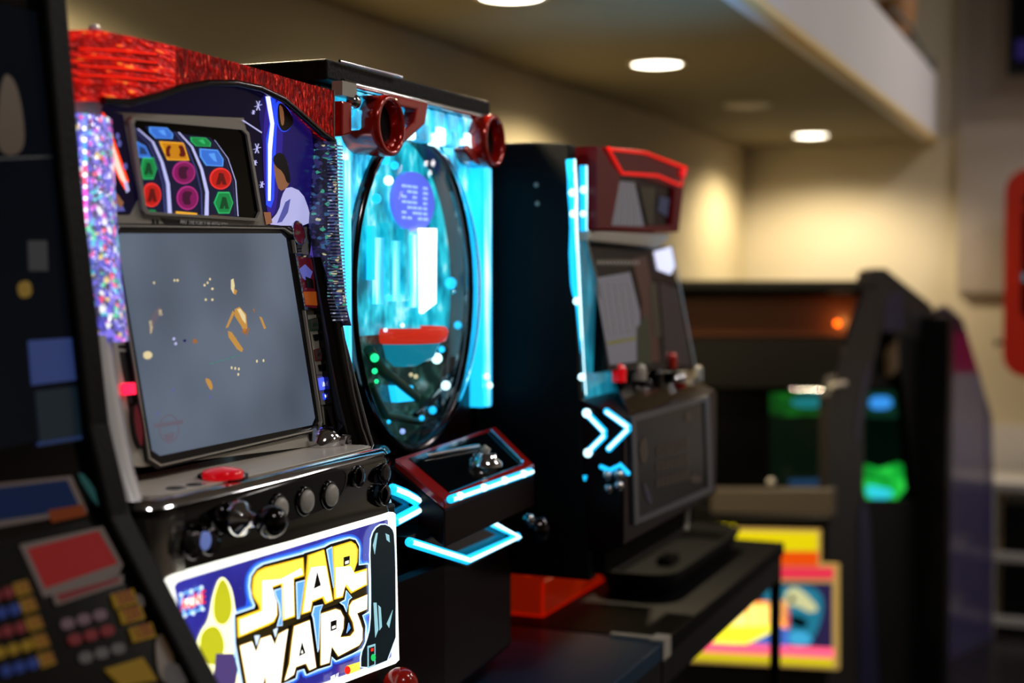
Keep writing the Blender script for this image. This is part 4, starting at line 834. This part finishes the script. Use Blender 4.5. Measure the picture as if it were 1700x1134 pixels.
# console side and arrows
q = MB(); q.prism([(-.775, B0+.002, 1.0), (-.70, B0+.002, 1.02), (-.70, B0+.002, 1.215), (-.70, B0+.002, 1.222), (-.775, B0+.002, 1.25)], (0, .575, 0), 'dkred'); q.build('console', m3, .003)
S3 = YP(B0)
q = MB()
for pts in ([(972, 684), (1003, 716), (1003, 724), (975, 752)], [(1007, 683), (1043, 709), (1043, 713), (1011, 745)]): neon(q, pts, S3, .0052)
for a in ((974, 686), (976, 752)): q.ball(on(a, YP(B0-.004)), .007, 'ledw', 12, 8)
lab(q.build('neon_arrows', m3), 'cyan double arrow light')
q = MB(); neon(q, [(998, 775), (1012, 781), (1030, 772), (1043, 786)], S3, .0035, 'ledc', False); q.build('neon_curve', m3)
q = MB()
for a in ((1008, 790), (1027, 789), (1027, 807), (1010, 812)): q.ball(on(a, YP(B0-.012)), .0085, 'chrome', 16, 10)
lab(q.build('chrome_studs', m3), 'four round chrome studs')
# framed picture on lower front
LP_ = XP(-.697); M['dimframe'] = mat('dim_frame', '#55555a', .4)
fo3 = [(1047, 692), (1176, 656), (1182, 816), (1052, 872)]; fi3 = [(1054, 700), (1169, 666), (1174, 810), (1060, 860)]
q = MB(); frame(q, fo3, fi3, LP_, 'dimframe', .002, .01); q.px(fi3, LP_, 'glass3', -.001, .008); pf = q.build('picture_panel', m3); lab(pf, 'unlit dark picture panel in a silver rim')
M['dim1'] = mat('dim_brown_print', '#4a3c34', .4); M['dim2'] = mat('dim_violet_print', '#3c3850', .4)
q = MB()
for r0 in range(3):
    for c0 in range(7):
        x_ = 1090+c0*8; y_ = 742+r0*26-(x_-1090)*.28; q.px([(x_, y_), (x_+5, y_-1.5), (x_+5, y_+15), (x_, y_+17)], LP_, 'dim1', .0002, .0006)
q.px(smooth([(1060, 740), (1072, 720), (1076, 760), (1066, 775)], 1), LP_, 'dim1', .0002, .0006); q.px(smooth([(1066, 800), (1074, 805), (1084, 835), (1076, 838)], 1), LP_, 'dim2', .0002, .0006); q.px(ell(1142, 692, 5, 8), LP_, 'dim1', .0002, .0006); q.px(ell(1155, 795, 9, 7), LP_, 'dim1', .0002, .0006)
q.build('picture_art', pf)
MB().box((-.80, B0+.03, .965), (-.74, B1-.02, 1.0), 'void').build('lower_cover', m3, .003)
MB().tube([on((1140, 840), XP(-.74)), on((1136, 880), XP(-.74))], .008, 'grey', 12).build('coin_pipe', m3)

# ================================================================== basket + tray on counter
M['orange'] = mat('orange_acrylic', '#f04c10', .2, trans=.2, emis='#c02c04', es=.14)  # slight glow added to brighten the basket
def basket():
    x0, x1, y0, y1, z0, z1 = -1.05, -.945, 2.40, 2.80, .8205, .905
    q = MB(); t_ = .004
    q.box((x0, y0, z0), (x1, y1, z0+t_), 'orange'); q.box((x1-t_, y0, z0), (x1, y1, z1-.02), 'orange'); q.box((x0, y0, z0), (x0+t_, y1, z1), 'orange'); q.box((x0, y1-t_, z0), (x1, y1, z1+.02), 'orange')
    # crenellated near side
    q.prism([(x0, y0, z0), (x1, y0, z0), (x1, y0, z1-.01), (x1-.012, y0, z1+.004), (x1-.028, y0, z1-.012), (x0+.055, y0, z1-.008), (x0+.04, y0, z1), (x0+.02, y0, z1-.006), (x0, y0, z1+.006)], (0, t_, 0), 'orange')
    q.tube([(x0, y0, z1), (x0, y1, z1), (x1, y1, z1-.005), (x1, y0, z1-.012)], .004, 'orange', 8)
    return q.build('basket')
tag(basket(), 'translucent orange plastic coin basket on the black counter', 'basket')
q = MB(); x0, x1, y0, y1 = -.935, -.765, 2.62, 3.22
def rr(x0, x1, y0, y1, r, z, k=5):
    P = []
    for cx, cy_, a0 in ((x1-r, y1-r, 0), (x0+r, y1-r, 90), (x0+r, y0+r, 180), (x1-r, y0+r, 270)):
        for i in range(k+1):
            a = math.radians(a0+90*i/k); P.append((cx+r*math.cos(a), cy_+r*math.sin(a), z))
    return P
q.loft([rr(x0+.02, x1-.02, y0+.02, y1-.02, .05, .8205), rr(x0, x1, y0, y1, .06, .865), rr(x0+.008, x1-.008, y0+.008, y1-.008, .055, .867), rr(x0+.02, x1-.02, y0+.02, y1-.02, .05, .835)], 'void')
q.box((-.87, 2.86, .835), (-.84, 2.93, .850), 'blackgl')
tag(q.build('tray'), 'low black plastic tray with rounded corners on the counter', 'tray')

# ================================================================== NEAR DARK GAME MACHINE (left)
m0 = thing('video_slot_machine', 'dark machine at the left edge with a sloping pay table of red and yellow symbols', 'slot machine', (-1.1, .8, .845))
prof = [(-.891, 1.70), (-.877, 1.535), (-.859, 1.392), (-.850, 1.314), (-.828, 1.233), (-.732, 1.085), (-.66, .95), (-.66, .845)]
prof = [(-.905, 1.95)]+prof
pr = [(-1.42, .95-.95+1.95)]+prof+[(-1.42, .845)]
q = MB(); q.prism([(x, .56, z) for x, z in pr], (0, .46, 0), 'blackgl'); q.build('body', m0)
pr2 = [(-1.42, 1.95)]+[(x+.012, z) for x, z in prof]+[(-1.42, .845)]
q = MB(); q.prism([(x, 1.02, z) for x, z in pr2], (0, .03, 0), 'blackmat'); q.build('side_panel', m0, .004)
U0 = ((1, 0, .115), -.860+.115*1.40+.002)
M['dimscr'] = mat('dim_screen', '#04060a', .1, emis='#05070c', es=1, spec=.12)
M['dimblue'] = mat('dim_blue', '#1c2c60', .3, emis='#26345f', es=.8); M['dimteal'] = mat('dim_teal', '#0a1820', .3, emis='#0b161d', es=.9); M['dimbrn'] = mat('dim_brown', '#2a1c0c', .4, emis='#2c2012', es=.9); M['dimol'] = mat('dim_olive', '#5a4408', .4, emis='#604a10', es=.8)
M['dimwh'] = mat('dim_grey', '#202326', .4, emis='#17191c', es=.9)
q = MB(); q.px([(-60, 0-40), (88, -40), (118, 300), (135, 560), (150, 712), (-60, 760)], U0, 'dimscr', .001, .002); sc0 = q.build('screen', m0); q = MB()
q.px([(44, 566), (128, 560), (134, 630), (50, 640)], U0, 'dimblue', .0016, .0004); q.px([(56, 650), (136, 640), (140, 730), (64, 742)], U0, 'dimteal', .0016, .0004)  # reflections in the dark glass painted as dim glowing patches
q.px([(60, 735), (142, 722), (142, 727), (60, 741)], U0, 'dimblue', .0016, .0004)
q.px(smooth([(0, 120), (22, 130), (36, 185), (40, 250), (10, 262), (-10, 240)], 2), U0, 'dimbrn', .0016, .0004); q.px([(-10, 262), (95, 258), (95, 262), (-10, 266)], U0, 'dimwh', .0016, .0004)
q.px(smooth([(26, 470), (48, 465), (52, 492), (30, 496)], 1), U0, 'dimol', .0016, .0004); q.px([(44, 400), (76, 400), (78, 450), (46, 450)], U0, 'dimwh', .0014, .0004)
q.build('painted_reflections', sc0)
a = Vector((-.828, 0, 1.233)); b_ = Vector((-.732, 0, 1.085)); dn = (b_-a).normalized(); nn = Vector((-dn.z, 0, dn.x)); nn = nn if nn.x > 0 else -nn
L0 = (tuple(nn), nn.dot(a)+.001)
U1 = ((1, 0, .27), -.85+.27*1.314+.001)
for nm, cc, e_ in (('pn', '#061a3c', .75), ('pr', '#7a0a0a', .85), ('pc', '#7c6c64', .35), ('py', '#7a5c08', .7), ('pr2', '#6a1c20', .6), ('pb2', '#1c3070', .6), ('po', '#7a3410', .5), ('pp', '#6a5058', .5), ('pw', '#5a5450', .5), ('pgn', '#2c5a58', .5)): M[nm] = mat('paytable_'+nm, '#'+''.join('%02x' % int(int(cc[i:i+2], 16)*.45) for i in (1, 3, 5)), .5, emis=cc, es=e_*.75, spec=.08)
U2 = ((1, 0, .27), -.85+.27*1.314+.0015)
q = MB()
q.px([(-60, 810), (118, 790), (145, 850), (-60, 885)], U2, 'pc', .0006, .0006); q.px([(-60, 816), (110, 797), (132, 845), (-60, 874)], U2, 'pn', .0010, .0006); q.px([(78, 848), (136, 838), (142, 856), (84, 868)], U2, 'po', .0014, .0004)
q.px(smooth([(125, 785), (140, 788), (170, 835), (160, 842)], 1), U2, 'pgn', .0010, .0005)
q.px([(32, 905), (170, 874), (204, 938), (196, 955), (72, 992)], L0, 'pc', .0006, .0006); q.px([(44, 912), (162, 882), (194, 936), (74, 978)], L0, 'pr', .0010, .0006); q.px([(84, 984), (204, 955), (203, 970), (92, 1006)], L0, 'pc', .0010, .0006); q.px([(92, 988), (196, 960), (196, 966), (98, 1000)], L0, 'pr2', .0014, .0004)
def row(x, y, n_, c1, w_=20, dx=25):
    for i in range(n_):
        xx = x+i*dx; yy = y-i*dx*.27; q.px(smooth([(xx, yy), (xx+w_, yy-5), (xx+w_+5, yy+12), (xx+5, yy+18)], 1), L0, c1, .0010, .0005)
rows = [(-22, 990, 'pr2'), (-12, 1018, 'pb2'), (-2, 1048, 'pr2'), (8, 1078, 'py'), (18, 1108, 'pb2')]
for x, y, c1 in rows:
    row(x-20, y, 3, c1, 18, 22); q.px([(x+42, y-20), (x+66, y-26), (x+74, y-6), (x+50, y+2)], L0, 'py', .0012, .0005); q.text('200', on((x+58, y-12), L0)+nn*.0018, (0, 1, .0), -dn, .012, 'pr2', .0003, .015)
for x, y, c1, v_ in ((98, 1030, 'pp', '300'), (110, 1056, 'pr2', '200'), (128, 1086, 'pw', '100')):
    row(x, y, 3, c1, 22, 27); q.px([(x+84, y-42), (x+122, y-52), (x+130, y-28), (x+92, y-18)], L0, 'py', .0012, .0005); q.text(v_, on((x+107, y-35), L0)+nn*.0018, (0, 1, 0), -dn, .016, 'pr2', .0003, .022, bold=.02)
q.px([(172, 1112), (236, 1092), (260, 1130), (200, 1140)], L0, 'py', .0010, .0005); q.px(smooth([(255, 1050), (280, 1060), (290, 1110), (300, 1140), (262, 1134)], 2), L0, 'dimbrn', .0010, .0005); q.px(smooth([(270, 1100), (300, 1104), (316, 1140), (270, 1140)], 2), L0, 'pw', .0012, .0005); q.px(smooth([(224, 985), (236, 990), (240, 1010), (226, 1004)], 1), L0, 'pw', .0010, .0005)
q.build('pay_table', m0)

# ================================================================== FAR UPRIGHT ARCADE CABINET
m4 = thing('arcade_cabinet', 'tall black arcade cabinet with striped backlit artwork, green screens and a slanting side post', 'arcade cabinet', (-.95, 4.6, 0))
q = MB(); q.box((-1.33, 4.35, 0), (-.79, 5.0, 1.42), 'blackmat'); q.box((-1.33, 4.2, 0), (-.76, 4.36, .74), 'blackmat'); q.box((-1.33, 4.2, 1.40), (-.66, 4.5, 1.428), 'blackmat'); q.box((-1.33, 4.2, 0), (-1.30, 4.4, 1.42), 'blackmat')
q.build('body', m4, .004)
M['ambg'] = cells('amber_glow', '#1c0c02', [(0, '#080300'), (.45, '#1a0a02'), (.6, '#3a1a06'), (.75, '#6a3008')], 3.2, 1, (1, 1, 1), .15, 0, .05, 'NOISE')
M['lampa'] = mat('amber_lamp', '#ff8020', .3, emis='#d86c14', es=.5); M['amd'] = mat('amber_dark', '#402010', .4, spec=.2)
q = MB(); Yf = YP(4.24); q.px([(1120, 494), (1425, 490), (1402, 558), (1120, 558)], YP(4.30), 'amd', 0, .02); mq4 = q.build('marquee', m4)
MB().lathe([(.010, 0), (.008, .008), (.001, .012)], on((1390, 537), YP(4.29)), (0, -1, 0), 'lampa', 20).build('lamp', mq4)
lamp('amber_bulb', 'POINT', on((1390, 537), YP(4.25)), .5, (1, .40, .09), shadow_soft_size=.012)
q = MB(); q.px([(1120, 562), (1400, 562), (1384, 643), (1120, 643)], YP(4.27), 'black', 0, .02); q.px([(1120, 646), (1384, 646), (1384, 812), (1120, 812)], YP(4.33), 'glass3', 0, .02); q.build('bezel', m4)
M['scg'] = cells('green_reflection', '#062008', [(0, '#020804'), (.45, '#06300c'), (.58, '#0c5a18'), (.72, '#228a28')], 9, .6, (1, 1, 1), .2, 0, .05, 'NOISE'); M['sct'] = mat('teal_screen', '#107080', .3, emis='#12707c', es=.7); M['scd'] = mat('dark_green_screen', '#020a05', .2, emis='#020a05', es=1); M['scb'] = mat('blue_screen', '#103050', .3, emis='#0d2c4c', es=.9)
q = MB(); Ys = YP(4.31); q.px([(1278, 652), (1384, 652), (1384, 806), (1278, 806)], Ys, 'scd', 0, .01); q.px([(1278, 652), (1384, 652), (1380, 688), (1300, 692), (1278, 688)], Ys, 'scg', .003, .002); q.px(smooth([(1310, 662), (1368, 656), (1366, 678), (1318, 676)], 2), Ys, 'sct', .006, .002); q.px([(1310, 796), (1384, 794), (1384, 806), (1310, 806)], Ys, 'scb', .005, .002)  # green reflection in the dark front glass painted as glowing shapes
lab(q.build('screen', m4), 'screen with painted green reflection')
q = MB(); q.tube([on((1316, 648), YP(4.2)), on((1366, 648), YP(4.2))], .007, 'chrome', 12); q.build('bezel_bar', m4)
M['brnpan'] = mat('brown_panel', '#4c443a', .4)
q = MB(); q.px([(1180, 812), (1384, 812), (1384, 858), (1180, 852)], YP(4.19), 'brnpan', 0, .05); q.px([(1180, 856), (1380, 858), (1380, 866), (1180, 864)], YP(4.19), 'black', .002, .05); q.ball(on((1280, 800), YP(4.2)), .012, 'silver', 12, 8); q.build('control_panel', m4, .004)
for nm, cc, e_ in (('ay', '#c8bc08', .8), ('ao', '#d04808', .75), ('ap', '#d0304c', .75), ('apk', '#f85a80', 1.05), ('an', '#221c40', 1), ('ac', '#1c6c8a', .85), ('acr', '#b8bc90', .85), ('agd', '#a88a4c', .7), ('alt', '#ffe880', 1.5), ('aor', '#ffa040', 1.3), ('abl', '#3c60b8', 1.0), ('aly', '#fff230', 1.25), ('abk', '#050505', 0), ('asky', '#3898c8', .95)): M[nm] = mat('art_'+nm, cc, .3, emis=cc, es=e_)
AP = YP(4.185)
q = MB(); q.px([(1150, 876), (1362, 880), (1362, 936), (1392, 938), (1392, 1112), (1130, 1098), (1150, 1000)], AP, 'agd', 0, .02)
q.px([(1150, 880), (1358, 884), (1358, 915), (1150, 913)], AP, 'ay', .001, .001); q.px([(1150, 914), (1358, 916), (1358, 940), (1150, 938)], AP, 'ao', .001, .001); q.px([(1150, 939), (1384, 942), (1384, 962), (1150, 960)], AP, 'ap', .001, .001)
q.px([(1150, 966), (1382, 968), (1382, 1078), (1150, 1072)], AP, 'an', .001, .001)
q.px(smooth([(1270, 975), (1350, 970), (1372, 1000), (1350, 1070), (1310, 1074), (1300, 1020), (1265, 1000)], 2), AP, 'ac', .002, .001)
q.px(smooth([(1302, 985), (1318, 972), (1338, 985), (1362, 1012), (1345, 1018), (1325, 1006), (1305, 1004)], 2), AP, 'acr', .003, .001); q.px(ell(1315, 994, 5, 5.5), AP, 'abk', .004, .001); q.px(smooth([(1312, 1018), (1345, 1030), (1335, 1045), (1312, 1036)], 2), AP, 'smoke', .003, .001)
q.px(smooth([(1310, 1048), (1340, 1048), (1352, 1070), (1310, 1072)], 1), AP, 'asky', .0035, .001)
q.px([(1255, 1000), (1308, 996), (1308, 1044), (1150, 1066), (1150, 1060)], AP, 'aor', .002, .001); q.px([(1150, 1040), (1250, 1004), (1284, 1006), (1284, 1040), (1150, 1068)], AP, 'alt', .003, .001)
for x_ in (1240, 1256, 1270): q.px([(x_, 1002), (x_+6, 1001), (x_+6, 1036), (x_, 1038)], AP, 'aor', .0035, .001)
q.px([(1150, 1040), (1290, 1038), (1290, 1046), (1240, 1068), (1150, 1068)], AP, 'aly', .004, .001); q.px([(1240, 1070), (1296, 1040), (1310, 1044), (1310, 1074)], AP, 'abl', .0045, .001); q.px([(1306, 1010), (1311, 1010), (1311, 1044), (1306, 1044)], AP, 'ap', .0045, .001)
q.px([(1140, 1064), (1384, 1076), (1384, 1092), (1140, 1080)], AP, 'apk', .005, .001); q.px([(1140, 1081), (1384, 1093), (1384, 1106), (1140, 1094)], AP, 'ay', .005, .001)
lab(q.build('artwork_panel', m4), 'backlit artwork of yellow, orange and pink stripes round a blue picture')
q = MB()
for i in range(12): q.px([(1068+i*13, 872+(i % 2)*2), (1076+i*13, 871), (1077+i*13, 886), (1069+i*13, 887)], YP(4.184), 'ylw' if 5 < i < 9 else 'ay', 0, .004)
q.build('letter_strip', m4)

# ================================================================== COCKPIT SIDES
m5 = m4
A_, B_ = Vector((-.75, 4.24)), Vector((-.561, 5.19)); dd = (B_-A_).normalized(); nrm = Vector((dd.y, -dd.x)); SP = ((nrm.x, nrm.y, 0), nrm.dot(A_))
M['post'] = mat('charcoal_shell', '#1c1a18', .45, spec=.3, bump=.05, bscale=30); M['post2'] = mat('charcoal_dark', '#15131a', .45); M['navyp'] = mat('navy_shell', '#0c0c34', .4)
q = MB()
def side_(pts, m, off=0, th=.03): q.px(pts, SP, m, off, th)
side_([(1442, 450), (1456, 446), (1472, 446), (1484, 470), (1440, 640), (1434, 700), (1436, 1200), (1372, 1200), (1376, 660), (1386, 630)], 'post')
side_([(1470, 446), (1545, 505), (1552, 520), (1548, 570), (1470, 545), (1480, 470)], 'post', 0)
side_([(1480, 545), (1556, 560), (1562, 800), (1562, 1200), (1520, 1200), (1520, 830), (1500, 640)], 'blackmat', -.002)
side_([(1434, 830), (1524, 830), (1524, 1200), (1434, 1200)], 'blackmat', -.001)
side_([(1440, 540), (1500, 535), (1508, 645), (1430, 645)], 'blackmat', -.034, .01)
sh = q.build('side_shell', m5)
q = MB()
side_([(1486, 482), (1498, 490), (1500, 545), (1466, 552), (1470, 500)], 'navyp', .002, .004); side_([(1510, 505), (1530, 518), (1534, 548), (1508, 540)], 'post2', .002, .004)
side_([(1432, 620), (1448, 600), (1430, 700), (1424, 740), (1418, 720)], 'navyp', .002, .004); side_([(1424, 860), (1434, 820), (1442, 860), (1460, 1200), (1424, 1200)], 'navyp', .004, .004); side_([(1478, 590), (1490, 560), (1492, 610), (1480, 625)], 'dimbrn', .001, .02)
q.build('shell_inset', sh)
q = MB(); q.tube([on((1376, 640), SP)+Vector((.01, -.01, 0)), on((1398, 636), SP)+Vector((.01, -.01, 0))], .008, 'silver', 10); q.build('hinge', m5)
M['sg2'] = cells('green_glow', '#083010', [(0, '#063c14'), (.42, '#0c7c26'), (.55, '#1cc43c'), (.7, '#48f060')], 12, 1.0, (1, 1, 1), .2, 0, .05, 'NOISE'); M['sb2'] = mat('blue_lit', '#40a0f0', .3, emis='#3a96f0', es=1.0); M['scyan'] = mat('cyan_lit', '#30d0e0', .3, emis='#30cce0', es=1.0); M['sgd'] = mat('green_dim', '#0c2c1c', .3, emis='#0c2c1e', es=1)
S5 = YP(5.02)
q = MB(); q.px([(1425, 640), (1506, 640), (1506, 830), (1425, 830)], S5, 'scd', 0, .03); q.px([(1440, 650), (1502, 650), (1500, 694), (1436, 692)], S5, 'sgd', .002, .002); q.px(smooth([(1444, 658), (1480, 658), (1482, 678), (1444, 680)], 1), S5, 'sb2', .004, .002)
q.px([(1428, 768), (1460, 778), (1490, 768), (1504, 772), (1503, 812), (1490, 828), (1434, 828), (1428, 800)], S5, 'sg2', .004, .002); q.px(smooth([(1438, 804), (1458, 808), (1484, 814), (1478, 828), (1440, 827)], 1), S5, 'scyan', .006, .002)
lab(q.build('side_screen', m5), 'screen lit green and cyan seen through the side window')
q = MB(); q.box((-.72, 5.03, 0), (-.50, 5.2, 1.30), 'blackmat'); q.build('rear_body', m5)
m6 = thing('tinted_cabinet', 'arcade cabinet with mauve tinted see-through side and magenta band', 'arcade cabinet', (-.5, 5.5, 0))
A_, B_ = on((1560, 700), YP(5.36)), on((1645, 700), YP(5.86)); dd = Vector((B_.x-A_.x, B_.y-A_.y)).normalized(); nrm = Vector((dd.y, -dd.x)); S6 = ((nrm.x, nrm.y, 0), nrm.dot(Vector((A_.x, A_.y))))
M['mauve'] = mat('mauve_acrylic', '#4a4468', .15, alpha=.72); M['mag'] = mat('magenta_band', '#4c0a2c', .25, emis='#3a0620', es=.5); M['purd'] = mat('dark_purple', '#18142c', .3)
q = MB(); q.px([(1548, 620), (1625, 615), (1645, 690), (1648, 800), (1646, 1200), (1562, 1200), (1562, 800)], S6, 'mauve', 0, .02); q.build('tinted_side', m6)
q = MB(); q.px([(1555, 545), (1605, 553), (1625, 618), (1548, 622)], S6, 'mag', .001, .022); q.build('magenta_band', m6)
q = MB(); q.px([(1562, 512), (1572, 508), (1597, 530), (1606, 555), (1552, 548)], S6, 'purd', .001, .022); q.px([(1636, 660), (1645, 690), (1648, 800), (1646, 1200), (1634, 1200), (1638, 800)], S6, 'mauve', .004, .004); q.build('top_cap', m6)
q = MB(); q.box((-.64, 5.42, 0), (-.55, 5.7, .95), 'purd'); q.build('body', m6)

# ================================================================== rack, red wall unit, TV, ledge objects
M['wmetal'] = mat('white_metal', '#a8a4a0', .45)
t = thing('storage_rack', 'pale metal storage rack standing against the far wall', 'rack', (-.15, 6.2, 0))
for x in (-.60, -.42, .40):
    for y in (5.98, 6.38): MB().box((x-.018, y-.018, 0), (x+.018, y+.018, .60), 'wmetal').build('post', t)
for z in (.585, .30, .04): MB().box((-.62, 5.96, z), (.42, 6.40, z+.03), 'wmetal').build('shelf', t)
for z in (.331, .071):
    tag(MB().box((-.38, 6.0, z), (-.05, 6.3, z+.2), 'black').build('storage_bin', None, .01), 'black bin on the %s shelf of the pale metal rack' % ('middle' if z > .3 else 'bottom'), 'bin', 'black bins on the pale rack')
struct(MB().box((-1.548, LY-.02, 0), (4, LY, .80), 'bulk').build('trim_2'))
# red unit
t = thing('wall_console', 'red framed games unit with dark window hanging on the far wall', 'wall unit', (-.1, 6.15, 1.0))
M['redun'] = mat('red_enamel', '#a81c06', .35)
def rr2(x0, x1, z0, z1, r, y, k=6):
    P = []
    for cx, cz_, a0 in ((x1-r, z1-r, 0), (x0+r, z1-r, 90), (x0+r, z0+r, 180), (x1-r, z0+r, 270)):
        for i in range(k+1):
            a = math.radians(a0+90*i/k); P.append((cx+r*math.cos(a), y, cz_+r*math.sin(a)))
    return P
ux0, ux1, uz0, uz1 = -.395, .20, 1.03, 1.872; o1 = rr2(ux0, ux1, uz0, uz1, .09, 6.1); i1 = rr2(ux0+.065, ux1-.065, uz0+.22, uz1-.08, .06, 6.1)
k_ = len(o1); q = MB(); vv = [Vector(a) for a in o1+i1]; vv += [a+Vector((0, .12, 0)) for a in vv]; fs = []
for i in range(k_):
    j = (i+1) % k_; fs += [[i, j, k_+j, k_+i], [2*k_+i, 2*k_+j, j, i], [3*k_+i, 3*k_+j, 2*k_+j, 2*k_+i], [k_+i, k_+j, 3*k_+j, 3*k_+i]]
q.add(vv, fs, 'redun'); q.build('frame', t)
q = MB(); q.box((ux0+.05, 6.14, uz0+.2), (ux1-.05, 6.2, uz1-.06), 'glass3'); q.box((ux0+.07, 6.132, 1.42), (ux1-.1, 6.139, 1.45), 'sct'); q.box((ux0+.06, 6.13, 1.70), (ux1-.06, 6.139, 1.73), 'redun'); q.build('window', t)
q = MB(); q.lathe([(.008, 0), (.008, .02), (.016, .022), (.016, .035), (.001, .037)], (ux0, 6.16, 1.165), (-1, 0, 0), 'black', 14); q.build('knob', t)
MB().box((ux0+.1, 6.22, 1.1), (ux1-.1, LY, 1.8), 'black').build('wall_bracket', t)
q = MB(); q.box((-.402, 6.2, 2.262), (.6, 6.26, 2.9), 'black'); t = q.build('television', None, .006); tag(t, 'black flat television high on the far wall, cut by the photo corner', 'television')
M['purs'] = mat('purple_screen', '#0c0a20', .2, emis='#1c1440', es=.9); q = MB(); q.box((-.38, 6.196, 2.30), (.58, 6.2, 2.87), 'glass3'); q.box((-.37, 6.193, 2.32), (-.2, 6.196, 2.40), 'purs'); q.build('screen', t)
MB().box((-.1, 6.26, 2.4), (.2, LY-.05, 2.7), 'black').build('wall_mount', t)
# ornament behind the ledge
M['wood'] = mat('brown_wood', '#9a6a3a', .6, bump=.4, bscale=20); M['woodd'] = mat('dark_wood', '#22140a', .6); M['straps'] = mat('grey_strap', '#55544e', .7)
o_ = on((1488, 5), XP(-.79)); 
q = MB(); q.lathe([(.03, -.23), (.05, -.16), (.06, -.06), (.055, .0), (.07, .07), (.075, .16)], (o_.x, o_.y, 2.36), (0, 0, 1), 'wood', 20); q.lathe([(.058, -.03), (.058, 0), (.060, .03)], (o_.x, o_.y, 2.36), (0, 0, 1), 'woodd', 20, False)
q.lathe([(.05, 0), (.052, .03), (.04, .035)], (o_.x, o_.y, 2.105), (0, 0, 1), 'woodd', 20)
tag(q.build('wooden_ornament'), 'brown wooden ornament standing on the ledge behind the white bulkhead', 'ornament')
q = MB(); P = [on(a, XP(-.695)) for a in ((1508, 10), (1518, 40), (1526, 72), (1536, 92), (1546, 104), (1552, 114))]
P[0].x = -.76; q.tube([P[0], P[1]+Vector((-.02, 0, 0)), P[2], P[3], P[4], P[5]], .012, 'straps', 8, flat=.5); q.ball(P[4], .02, 'straps', 10, 6)
tag(q.build('grey_strap'), 'dark grey strap dangling over the edge of the white bulkhead', 'strap')
